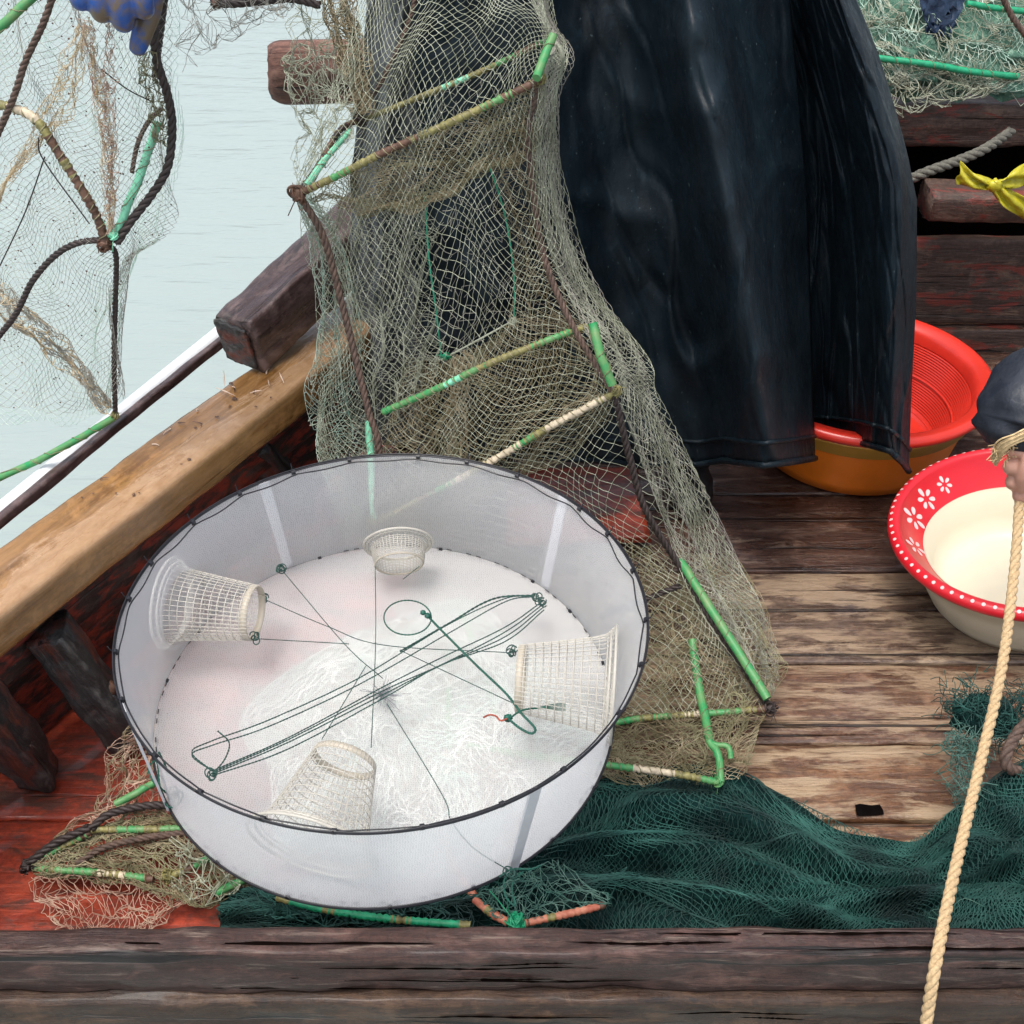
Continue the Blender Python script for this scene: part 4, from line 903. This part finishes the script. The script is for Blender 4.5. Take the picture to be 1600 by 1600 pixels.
def brope(pts, r, mat='black_rope', parent=ft, f=atY, strands=3, name='corner_rope'):
    mb = MB(); rope(mb, [f(*p) for p in pts], r, strands, r * 6, 0, 10, 6); return mb.build(name, [M[mat]], parent)
def knot_(c, r, mat='brown', parent=ft, seed=1): 
    mb = MB(); lump(mb, c, r * .62, seed, 0, (1, 1, .9), .6, 12, 8); rnn = np.random.default_rng(seed); r = r * .72
    for q in range(11):
        a, b = rnn.normal(0, 1, (2, 3)); a /= np.linalg.norm(a); b -= a * (a @ b); b /= np.linalg.norm(b); t = np.linspace(0, rnn.uniform(3.5, 6), 14); rr = r * rnn.uniform(.75, 1.05); cc_ = np.array(c) + rnn.normal(0, r * .18, 3)
        tube(mb, cc_ + (np.cos(t)[:, None] * a + np.sin(t)[:, None] * b) * rr, r * rnn.uniform(.1, .2), 5)
    for q in range(7):
        d = rnn.normal(0, r * .9, 3); tube(mb, smooth_path([np.array(c), np.array(c) + d, np.array(c) + d * 1.6 + rnn.normal(0, r * .3, 3)], 4), r * .07, 4)
    return mb.build('corner_knot', [M[mat]], parent)
bar([(466,303,1.80),(520,278,1.79),(600,238,1.78),(700,193,1.775),(775,158,1.775),(845,124,1.78)], .0062, [4,3,0,3,3,4,4,3,3,3,3,0,4,4], 1)
stick([(838,122,1.76),(850,90,1.79),(864,55,1.82)], .0065, 'green'); bar([(560,190,1.98),(660,150,1.97),(760,108,1.97),(865,57,1.96)], .005, [3,3,3,3,1,3,0,4,0], 2)
stick([(478,290,1.81),(515,240,1.88),(545,205,1.94)], .0055, 'mint'); bar([(468,300,1.80),(500,255,1.86),(530,205,1.92),(562,186,1.97)], .005, [5,5,4,5,4], 3)
brope([(562,186,1.97),(565,120,2.0),(548,40,2.02),(520,-60,2.05)], .006); brope([(560,180,1.97),(600,120,2.0),(640,30,2.03),(660,-60,2.05)], .004, 'brown_rope')
brope([(470,308,1.80),(505,370,1.80),(528,450,1.79),(552,545,1.765),(575,640,1.73),(592,700,1.71),(588,800,1.70)], .0062, 'brown_rope')
brope([(845,126,1.785),(826,200,1.79),(832,290,1.79),(850,400,1.77),(890,500,1.73),(955,610,1.68)], .0055, 'brown_rope')
brope([(960,615,1.68),(985,720,1.67),(1010,800,1.655),(1065,890,1.63),(1110,965,1.55),(1160,1040,1.48),(1202,1105,1.41)], .0065)
brope([(880,985,1.64),(915,975,1.62),(960,955,1.61),(1062,915,1.60)], .0055); brope([(890,880,1.69),(960,878,1.68),(1045,885,1.66)], .004, 'brown_rope')
bar([(583,818,1.695),(640,790,1.69),(760,725,1.685),(850,672,1.68),(925,632,1.68),(962,612,1.68)], .0068, [3,3,3,4,0,2,3,2,2,0,3,2,2,2,3], 4)
bar([(598,644,1.73),(690,604,1.71),(760,570,1.70),(860,530,1.71),(915,510,1.74)], .0062, [0,0,0,0,1,0,3,3,3,0,0,3], 5)
stick([(926,505,1.70),(940,560,1.665),(957,602,1.65)], .0075, 'green'); stick([(576,660,1.84),(580,730,1.75),(583,812,1.69)], .0065, 'mint')
bar([(880,1148,1.42),(985,1125,1.42),(1060,1118,1.415),(1130,1113,1.41),(1200,1107,1.405)], .0062, [0,3,3,0,0,3,0,3,2,0,0,3,4], 6)
stick([(1062,876,1.645),(1100,935,1.572),(1148,1010,1.492),(1200,1092,1.412)], .0078, 'green'); stick([(1082,1000,1.53),(1094,1085,1.44),(1112,1168,1.335)], .0075, 'green')
bar([(930,1193,1.27),(985,1200,1.262),(1060,1210,1.255),(1120,1222,1.25)], .0062, [0,0,2,2,2,3,3,0], 7); stick([(1108,1158,1.315),(1122,1180,1.29),(1126,1222,1.25)], .006, 'green'); stick([(1112,1162,1.31),(1138,1168,1.30),(1142,1186,1.285)], .0045, 'green')
for (p, r, m, s) in (((466,303,1.80), .017, 'brown', 1), ((560,188,1.965), .014, 'black_rope', 2), ((845,124,1.78), .010, 'olive', 3), ((962,612,1.68), .012, 'olive', 4), ((1204,1106,1.405), .014, 'black_rope', 5), ((1122,1222,1.25), .010, 'green', 6), ((583,814,1.69), .012, 'olive', 7)): knot_(atY(*p), r, m, ft, s)
for pts in (((664,300,1.9),(670,400,1.88),(682,490,1.86),(690,562,1.85)), ((766,262,1.9),(790,340,1.89),(803,430,1.87),(803,505,1.86))): stick(pts, .0016, 'thr_green', ft, name='guide_twine')
stick([(690,562,1.83),(740,535,1.82),(800,502,1.82)], .0016, 'thr_pale', ft, name='guide_twine'); knot_(atY(697,556,1.82), .009, 'greentape', ft, 9); knot_(atY(802,502,1.82), .008, 'thr_pale', ft, 10)
# lowest tier of the trap, lying on the deck (right of the round trap)
TIER = Y([[(900,860,1.70),(980,850,1.69),(1060,860,1.68),(1148,870,1.72)],[(890,960,1.62),(990,960,1.60),(1100,960,1.58),(1196,965,1.63)],[(880,1050,1.53),(1000,1050,1.50),(1120,1040,1.48),(1218,1035,1.52)],[(880,1130,1.45),(1000,1122,1.43),(1120,1112,1.42),(1212,1085,1.44)],[(900,1180,1.34),(1000,1178,1.325),(1100,1175,1.32),(1185,1150,1.35)],[(920,1215,1.27),(1000,1228,1.26),(1090,1236,1.255),(1165,1202,1.28)]])
for s, m, q in ((101, 'thr_olive', .12), (103, 'thr_tan', .08)):
    mb = MB(); net(mb, TIER, 22, 68, .0006, seed=s, jit=q, wob=.010, warp=1., slack=.2, knot=.0014 if s == 103 else 0); mb.build('tier_netting', [M[m]], ft, stuff=True)
mb = MB()
TB = Y([[(860,900,1.76),(960,880,1.76),(1060,890,1.75),(1130,930,1.73)],[(860,990,1.63),(960,980,1.62),(1080,985,1.60),(1165,1000,1.60)],[(860,1090,1.52),(980,1080,1.5),(1090,1080,1.47),(1185,1060,1.49)],[(880,1170,1.36),(980,1170,1.34),(1090,1170,1.33),(1165,1130,1.38)],[(900,1212,1.28),(990,1222,1.275),(1080,1228,1.27),(1145,1200,1.30)]])
for s in (104,): net(mb, TB, 34, 70, .0006, seed=s, jit=.3, wob=.012, warp=1.5, slack=.35, m=s - 104)
mb.build('matted_netting', [M['thr_olive'], M['thr_olive']], ft, stuff=True)

# ------------------------------------------------------------------ pile of netting under the round trap
pl = empty('net_pile', (-.19, 1.32, .05), 'heap of pale muddy netting under the white round trap, showing faintly through it', 'net')
sq_ = lambda u, v: (-.15 + .27 * u * math.sqrt(1 - v * v / 2) * (1 + .12 * math.sin(5 * v + 1)), 1.385 + .285 * v * math.sqrt(1 - u * u / 2) * (1 + .12 * math.sin(4 * u)))
PC = [[(*sq_(u, v), max(.02, .163 * math.exp(-(abs(u) ** 3 + abs(v) ** 3) * .9))) for u in np.linspace(-1, 1, 9)] for v in np.linspace(-1, 1, 9)]
mb = MB(); cloth(mb, PC, 60, 60, 3, .005, hi=7); mb.build('matted_netting', [M['pile']], pl)
PC2 = [[(x, y, z + .012) for x, y, z in r] for r in PC]
mb = MB(); net(mb, PC2, 46, 80, .0011, seed=111, jit=.4, wob=.004, warp=1.5, slack=.35); net(mb, PC2, 30, 60, .0011, seed=112, jit=.4, wob=.004, warp=1.5, slack=.35, m=1); net(mb, PC2, 36, 64, .0012, seed=113, jit=.3, wob=.004, warp=1.5, slack=.35, m=2); mb.build('loose_netting', [M['thr_mint'], M['thr_tan'], M['thr_white']], pl, stuff=True)
for pts in (((700,1020,.17),(700,1100,.17),(703,1170,.16)), ((722,960,.17),(755,1050,.16),(775,1120,.16)), ((730,1165,.16),(820,1180,.13),(900,1190,.11))): stick(pts, .006, 'green', pl, atZ)
stick(((630,1290,.10),(690,1330,.09),(740,1400,.08)), .006, 'redtape', pl, atZ)
# red painted loose board behind the trap
bd = timber('red_board', atZ(790, 792, .045), atZ(1004, 786, .05), .24, .02, M['deck_red'], None, seed=81, rough=.003, bev=.005, nx=30)
tag(bd, 'red painted board lying on the deck under the net, right behind the round trap', 'board')

# ------------------------------------------------------------------ folded trap at bottom left
bl = empty('folding_trap', atZ(200, 1340, .03), 'flattened tan net trap with green bound bars, lying on the red deck', 'net trap')
def Z(rows): return ctrlZ(rows)
NB = Z([[(215,1130,.20),(260,1120,.20),(330,1110,.18)],[(165,1190,.12),(240,1180,.14),(330,1180,.12)],[(140,1270,.06),(230,1250,.09),(340,1240,.08)],[(60,1340,.04),(200,1310,.07),(350,1300,.06)]])
mb = MB(); net(mb, NB, 18, 40, .0006, seed=121, jit=.12, wob=.008, warp=.8, knot=.0015); net(mb, NB, 15, 32, .0006, seed=122, jit=.15, wob=.01, warp=1, m=1); mb.build('upper_netting', [M['thr_rose'], M['thr_tan']], bl, stuff=True)
NM = Z([[(50,1345,.055),(140,1300,.07),(260,1268,.09),(360,1260,.08)],[(60,1352,.055),(150,1320,.07),(270,1300,.08),(400,1320,.06)],[(60,1362,.05),(160,1350,.06),(290,1350,.06),(410,1360,.05)],[(120,1368,.04),(200,1380,.05),(310,1415,.045),(400,1380,.05)]])
for s, m in ((123, 'thr_olive'), (124, 'thr_olive'), (126, 'thr_tan')):
    mb = MB(); net(mb, NM, 32, 30, .0007, seed=s, jit=.25, wob=.006, warp=1.2, slack=.3); mb.build('matted_netting', [M[m]], bl, stuff=True)
NH = Z([[(42,1362,.05),(110,1368,.05),(180,1376,.05),(250,1384,.045),(320,1395,.05)],[(58,1410,.03),(115,1412,.035),(180,1420,.03),(235,1425,.03),(285,1415,.035)],[(85,1450,.015),(125,1456,.012),(170,1460,.012),(210,1458,.012),(240,1445,.015)]])
mb = MB(); net(mb, NH, 24, 18, .0006, seed=125, jit=.12, wob=.005, warp=.6); mb.build('lower_netting', [M['thr_rose']], bl, stuff=True)
NP = Z([[(270,1310,.09),(330,1300,.1),(400,1330,.08)],[(280,1350,.085),(340,1345,.09),(400,1360,.07)],[(270,1390,.06),(320,1410,.06),(380,1395,.05)]])
mb = MB(); net(mb, NP, 9, 12, .0008, seed=127, jit=.15, wob=.006, warp=.5, knot=.002); mb.build('upper_netting', [M['thr_pale']], bl, stuff=True)
def zbar(pts, r, seq, seed): return bar(pts, r, seq, seed, bl, atZ)
zbar([(42,1355,.05),(100,1360,.055),(160,1364,.055),(240,1374,.055)], .0062, [5,0,3,0,0,0,0,2,3,2,0,0,4], 11); zbar([(48,1348,.055),(95,1324,.065),(142,1300,.08)], .0058, [5,0,0,3,0,4], 12)
zbar([(142,1296,.085),(220,1296,.085),(310,1294,.08)], .0058, [3,3,0,0,3,0,0,3], 13); zbar([(270,1368,.06),(300,1355,.07),(335,1335,.08)], .006, [3,4,0,1], 14)
stick([(180,1256,.11),(215,1238,.115),(242,1222,.12)], .0058, 'green', bl, atZ); stick([(335,1396,.06),(365,1382,.06),(405,1362,.065)], .0062, 'green', bl, atZ)
brope([(40,1352,.055),(85,1318,.075),(140,1292,.09)], .0065, 'black_rope', bl, atZ); brope([(142,1295,.09),(170,1272,.10),(220,1260,.105),(270,1258,.10)], .0065, 'black_rope', bl, atZ)
brope([(120,1350,.06),(160,1325,.075),(220,1310,.085),(300,1300,.08)], .0055, 'brown_rope', bl, atZ); knot_(atZ(42,1354,.055), .013, 'black_rope', bl, 3); knot_(atZ(262,1368,.06), .012, 'olive', bl, 5)

# ------------------------------------------------------------------ dark green fine net on the deck
dg = empty('dark_net', atZ(1200, 1370, .05), 'dark green fine net spread in folds on the deck behind the near gunwale', 'net')
DS = Z([[(330,1395,.03),(450,1375,.05),(700,1330,.05),(880,1230,.05),(1000,1205,.06),(1130,1202,.055),(1230,1248,.03),(1330,1300,.02),(1425,1312,.03),(1500,1255,.07),(1570,1205,.12),(1680,1150,.16)],
        [(345,1415,.05),(460,1400,.06),(700,1370,.07),(880,1300,.09),(1000,1270,.10),(1130,1270,.09),(1240,1305,.06),(1330,1345,.045),(1425,1350,.05),(1500,1310,.09),(1580,1270,.13),(1680,1240,.16)],
        [(345,1440,.03),(460,1430,.05),(700,1410,.07),(880,1350,.09),(1000,1345,.055),(1130,1350,.06),(1240,1375,.055),(1330,1385,.06),(1425,1385,.07),(1500,1360,.08),(1580,1340,.11),(1680,1330,.12)],
        [(345,1470,.02),(460,1460,.03),(700,1450,.05),(880,1405,.08),(1000,1390,.05),(1130,1400,.09),(1240,1420,.09),(1330,1425,.09),(1425,1420,.08),(1500,1410,.08),(1580,1400,.08),(1680,1400,.08)],
        [(345,1520,.0),(460,1520,.0),(700,1510,.01),(880,1500,.02),(1000,1490,.02),(1130,1490,.04),(1240,1490,.05),(1330,1490,.05),(1425,1490,.05),(1500,1490,.05),(1580,1490,.05),(1680,1490,.05)]])
v_, u_ = np.meshgrid(np.linspace(0, 1, 17), np.linspace(0, 1, 45), indexing='ij'); D0 = patch(DS, u_, v_)
fold = np.zeros_like(u_)
for (ua, va, ub, vb_, amp, wd) in ((.22, .30, .62, .62, .028, .10), (.30, .15, .75, .40, .022, .08), (.55, .75, .95, .45, .026, .10), (.35, .70, .70, .85, .022, .08), (.02, .4, .3, .7, .02, .12), (.78, .2, .98, .75, .024, .09), (.86, .1, .99, .5, .02, .05), (.45, .45, .8, .7, .018, .05)):
    dx, dy = ub - ua, vb_ - va; t_ = np.clip(((u_ - ua) * dx + (v_ - va) * dy) / (dx * dx + dy * dy), 0, 1); dd = np.hypot((u_ - ua - t_ * dx) * 2.2, v_ - va - t_ * dy); fold += amp * np.exp(-(dd / wd) ** 2) - amp * .5 * np.exp(-((dd - wd * 1.5) / wd) ** 2)
DS2 = D0 + fold[..., None] * np.array([0, -.3, 1.])
mb = MB(); cloth(mb, DS2, 220, 100, 5, .003, hi=9); mb.build('under_layer', [M['dnet']], dg)
def lift(C, d): return np.array([[tuple(p) for p in r] for r in C]) + np.array([0, -d * .4, d])
mb = MB()
for s, nu, nv, d in ((131, 150, 70, .005), (132, 118, 56, .011)): net(mb, lift(DS2, d), nu, nv, .0007, seed=s, jit=.09, wob=.003, warp=2.2, slack=.15, m=s - 131)
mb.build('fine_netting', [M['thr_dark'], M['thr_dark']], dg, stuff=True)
rq = np.random.default_rng(77); mb = MB(); u_, v_ = rq.random((2, 45)); B_ = patch(lift(DS2, .012), u_, v_)
for k, p in enumerate(B_):
    d = rq.normal(0, .012, (4, 3)) * [1.6, .8, .35]; d[0, 2] = abs(d[0, 2]); tube(mb, smooth_path([p, p + d[0], p + d[0] + d[1], p + d[0] + d[1] + d[2]], 3), .0006, 3, 0 if k % 6 else 1, caps=False)
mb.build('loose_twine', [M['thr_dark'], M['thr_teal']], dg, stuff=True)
# green and red bound bars of another trap at the foot of the round trap
rt = empty('folding_trap', atZ(700, 1420, .06), 'half buried net trap with green and red bars between round trap and near gunwale', 'net trap')
RF = [M['greentape'], M['redtape'], M['olive'], M['brown']]
def rbar(pts, r, seq, seed):
    mb = MB(); wrapped_rod(mb, [atZ(*p) for p in pts], r, seq, seed); mb.build('frame_bar', RF, rt)
rbar([(432,1402,.10),(500,1420,.10),(600,1435,.10),(735,1446,.10)], .0052, [2,0,0,2,0,0,0,2,0,0,0,2], 21); rbar([(742,1406,.11),(770,1428,.115),(800,1444,.12)], .0056, [1,1,2,1,1,3], 22)
rbar([(806,1446,.12),(860,1434,.12),(905,1424,.115),(945,1414,.11)], .0052, [3,1,1,2,1,1,1,1,3], 23)
knot_(atZ(806, 1442, .125), .016, 'greentape', rt, 13)
RN = Z([[(740,1404,.115),(800,1370,.13),(860,1350,.12),(960,1400,.10)],[(765,1425,.12),(805,1405,.13),(860,1395,.12),(950,1412,.11)],[(800,1444,.125),(815,1440,.125),(860,1432,.122),(945,1416,.112)]])
mb = MB(); net(mb, RN, 20, 22, .0006, seed=141, jit=.12, wob=.004, warp=.6); mb.build('corner_netting', [M['thr_teal']], rt, stuff=True)
RN2 = Z([[(380,1370,.08),(480,1385,.09),(600,1400,.09),(740,1410,.10)],[(420,1402,.09),(500,1420,.10),(600,1432,.10),(740,1442,.10)],[(420,1430,.07),(500,1445,.08),(600,1450,.08),(740,1460,.08)]])
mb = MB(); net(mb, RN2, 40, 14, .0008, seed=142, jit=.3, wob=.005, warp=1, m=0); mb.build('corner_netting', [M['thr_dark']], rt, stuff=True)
# tangle hanging at the right
tg = empty('net_tangle', atZ(1530, 1150, .12), 'tangled clump of dark teal netting and brown rope beside the beige rope', 'net')
rq = np.random.default_rng(17); mb = MB()
for (x, y, z, sx, sy, n, m) in ((1515, 1105, .13, .028, .030, 520, 0), (1560, 1130, .14, .035, .03, 420, 0), (1510, 1165, .12, .022, .025, 260, 1), (1510, 1230, .09, .013, .045, 240, 1), (1590, 1100, .15, .025, .03, 200, 0)):
    c = np.array(atZ(x, y, z)); P = c + rq.normal(0, 1, (n, 3)) * [sx, sy, .022] * .62
    for p in P[:n // 2]:
        d = rq.normal(0, .011, (3, 3)); tube(mb, smooth_path([p, p + d[0], p + d[0] + d[1]], 3), .00075, 3, m, caps=False)
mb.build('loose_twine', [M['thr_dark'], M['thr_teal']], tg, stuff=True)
mb = MB(); lump(mb, atZ(1540, 1120, .12), .04, 4, 0, (1.2, 1, .6), .6); mb.build('clump_core', [M['dnet']], tg)
mb = MB(); rope(mb, [atZ(*p) for p in ((1650, 1120, .17), (1605, 1130, .18), (1578, 1165, .17), (1572, 1195, .15), (1600, 1205, .13), (1650, 1180, .13))], .009, 3, .05, 0, 10, 7); mb.build('rope_turn', [M['brown_rope']], tg)

# ------------------------------------------------------------------ far left net, held up over the water
ln = empty('hanging_trap', atY(165, 375, 1.62), 'fine pale net trap with dark corner ropes held up over the water', 'net trap')
LN = [Y([[(-60,-60,1.72),(60,-60,1.68),(160,-60,1.64),(250,-60,1.70)],[(-60,120,1.72),(60,120,1.66),(170,120,1.62),(268,130,1.70)],[(-60,260,1.72),(60,260,1.66),(170,260,1.62),(272,250,1.70)],[(-60,380,1.72),(60,380,1.66),(165,378,1.62),(262,360,1.70)],[(-60,480,1.72),(60,500,1.67),(170,490,1.64),(190,420,1.66)],[(-60,640,1.72),(60,640,1.68),(176,640,1.66),(184,600,1.67)]]),
      Y([[(-60,-60,1.95),(80,-60,1.93),(200,-60,1.90),(262,-60,1.8)],[(-60,150,1.93),(80,150,1.9),(200,150,1.88),(280,150,1.76)],[(-60,330,1.9),(80,330,1.88),(200,330,1.85),(268,350,1.74)],[(-60,520,1.86),(60,520,1.84),(150,520,1.80),(190,430,1.72)],[(-60,680,1.80),(60,660,1.78),(150,655,1.74),(180,640,1.69)]])]
mb = MB(); net(mb, LN[0], 34, 104, .00034, seed=151, jit=.06, slack=.1, wob=.007, warp=.6); net(mb, LN[1], 30, 90, .00032, seed=152, jit=.06, slack=.1, wob=.008, warp=.6, m=1); mb.build('fine_netting', [M['thr_grey'], M['thr_mint']], ln, stuff=True)
rq = np.random.default_rng(5); mb = MB(); u, v = rq.random((2, 420)); dots(mb, patch(LN[0], u, v), rq.uniform(.0008, .0019, 420)); mb.build('weed_specks', [M['brown']], ln, stuff=True)
TOPN = Y([[(260,-60,1.9),(350,-60,1.95),(470,-60,2.0)],[(275,0,1.88),(360,0,1.95),(470,0,2.0)],[(285,110,1.86),(370,55,1.95),(462,15,2.0)]])
mb = MB(); net(mb, TOPN, 16, 20, .0004, seed=153, jit=.3, wob=.01, warp=1); mb.build('fine_netting', [M['thr_grey']], ln, stuff=True)
def band(rows, nu, nv, s, mats, r=.0007, jit=.35):
    mb = MB(); C = Y(rows)
    for i, m in enumerate(mats): net(mb, C, nu, nv, r, seed=s + i, jit=jit, wob=.005, warp=.8, m=i)
    mb.build('gathered_netting', [M[m] for m in mats], ln, stuff=True)
band([[(120,40,1.60),(140,35,1.60)],[(92,110,1.62),(130,115,1.61)],[(50,190,1.64),(110,180,1.62)],[(0,300,1.66),(62,215,1.64)],[(-50,400,1.68),(10,280,1.66)]], 9, 46, 161, ['thr_straw'], .0004, .15)
band([[(128,30,1.59),(140,30,1.59)],[(140,110,1.60),(156,112,1.60)],[(152,180,1.60),(170,182,1.60)],[(162,270,1.61),(178,270,1.61)],[(166,360,1.61),(176,360,1.61)]], 3, 46, 164, ['thr_rose', 'thr_straw'], .0004, .15)
band([[(172,25,1.59),(186,25,1.59)],[(162,110,1.60),(176,110,1.60)],[(164,200,1.60),(182,200,1.60)],[(168,280,1.61),(184,280,1.61)],[(168,365,1.61),(178,365,1.61)]], 3, 46, 167, ['thr_rose'], .0004, .15)
band([[(215,85,1.62),(240,90,1.62)],[(222,130,1.64),(252,140,1.66)],[(235,180,1.66),(262,190,1.68)],[(238,215,1.66),(262,230,1.68)]], 6, 24, 170, ['thr_olive'], .0006)
band([[(-40,465,1.66),(-20,430,1.67)],[(20,510,1.66),(45,478,1.67)],[(95,570,1.66),(112,545,1.67)],[(165,645,1.66),(172,630,1.67)]], 7, 34, 173, ['thr_straw', 'thr_grey'], .0006, .15)
def lbar(pts, r, seq, seed): return bar(pts, r, seq, seed, ln)
lbar([(-30,160,1.66),(10,166,1.65),(55,186,1.63),(95,245,1.62),(130,300,1.61),(152,340,1.61),(164,376,1.61)], .0068, [3,3,2,2,2,3,4,4,3,4,4,4,4,4,4], 31)
brope([(238,-50,1.62),(240,20,1.62),(244,90,1.63),(262,150,1.65),(269,200,1.66),(262,260,1.65),(240,300,1.64),(205,345,1.62),(182,380,1.61)], .0062, 'black_rope', ln)
brope([(262,-40,1.72),(252,40,1.72),(242,120,1.70)], .005, 'black_rope', ln)
stick([(246,190,1.68),(222,265,1.66),(200,320,1.64),(180,372,1.615)], .0060, 'mint', ln); brope([(252,170,1.7),(232,190,1.7),(215,225,1.69),(206,270,1.67)], .0035, 'brown_rope', ln)
brope([(84,-10,1.64),(66,40,1.64),(40,95,1.64),(22,150,1.64),(-6,215,1.64)], .0048, 'brown_rope', ln); brope([(160,374,1.615),(120,380,1.62),(85,400,1.625),(50,440,1.63),(25,490,1.64),(-10,535,1.65)], .0048, 'black_rope', ln)
brope([(168,382,1.61),(181,400,1.62),(180,470,1.64),(178,560,1.65),(180,642,1.66)], .0042, 'black_rope', ln); stick([(178,652,1.66),(100,698,1.64),(-20,756,1.62)], .0058, 'green', ln); stick([(-20,58,1.66),(10,34,1.66),(60,-14,1.68)], .0062, 'green', ln)
brope([(330,4,2.0),(362,6,2.0),(410,2,2.0),(455,-2,2.0),(500,8,2.0)], .0065, 'black_rope', ln); knot_(atY(338, 4, 2.0), .012, 'brown', ln, 8)
knot_(atY(164, 382, 1.61), .014, 'brown', ln, 3); knot_(atY(179, 650, 1.66), .009, 'olive', ln, 4); knot_(atY(178, 368, 1.61), .009, 'mint', ln, 6)
for pts in (((70,245,1.64),(40,330,1.65),(0,415,1.66)), ((60,215,1.63),(68,250,1.64),(140,350,1.62)), ((158,108,1.61),(200,140,1.63),(240,160,1.66))): stick(pts, .0010, 'black_rope', ln, name='guide_twine')

# ------------------------------------------------------------------ net heap on the far gunwale
fn = empty('net_heap', atY(1480, 60, 2.9), 'pale mint net heap with bright green rods, piled on the far gunwale', 'net')
FH = Y([[(1290,-60,2.98),(1400,-60,2.98),(1500,-60,2.98),(1640,-60,2.98)],[(1320,10,2.92),(1400,10,2.9),(1500,15,2.9),(1640,20,2.92)],[(1345,70,2.87),(1420,72,2.85),(1510,80,2.85),(1640,95,2.87)],[(1380,125,2.83),(1440,128,2.83),(1520,134,2.83),(1640,142,2.84)],[(1390,152,2.85),(1450,152,2.85),(1520,150,2.85),(1640,154,2.85)]])
mb = MB(); cloth(mb, FH, 60, 30, 8, .010, hi=5); mb.build('matted_netting', [M['pile_mint']], fn)
mb = MB(); C = lift(FH, .014); net(mb, C, 28, 40, .0009, seed=181, jit=.15, wob=.01, warp=1, knot=.0017); net(mb, lift(FH, .02), 30, 40, .0008, seed=182, jit=.3, wob=.014, warp=1.5, slack=.4, m=1); mb.build('loose_netting', [M['thr_mint'], M['thr_pale']], fn, stuff=True)
FL = Y([[(1370,95,2.83),(1440,104,2.82),(1520,115,2.82),(1600,122,2.82)],[(1385,140,2.79),(1440,140,2.79),(1510,140,2.79),(1575,132,2.80)],[(1400,180,2.765),(1440,178,2.765),(1490,162,2.77),(1545,145,2.79)]])
mb = MB(); net(mb, FL, 16, 11, .0010, seed=183, jit=.12, wob=.006, warp=.6, knot=.0020); mb.build('edge_netting', [M['thr_pale']], fn, stuff=True)
stick([(1364,90,2.81),(1440,99,2.80),(1520,112,2.80),(1590,120,2.80)], .0075, 'greentape', fn); stick([(1510,6,2.86),(1560,13,2.86),(1640,22,2.86)], .007, 'greentape', fn)
brope([(1560,-20,2.76),(1578,20,2.76),(1600,52,2.75),(1630,90,2.75)], .007, 'brown_rope', fn)
NC = Y([[(1436,-40,2.88),(1500,-40,2.88)],[(1440,0,2.865),(1505,5,2.865)],[(1446,40,2.855),(1492,42,2.855)],[(1455,58,2.85),(1480,58,2.85)]])
mb = MB(); cloth(mb, NC, 14, 14, 9, .006); o = mb.build('blue_cloth', [M['navycloth']]); tag(o, 'dark blue cloth caught in the mint net heap at top right', 'cloth')
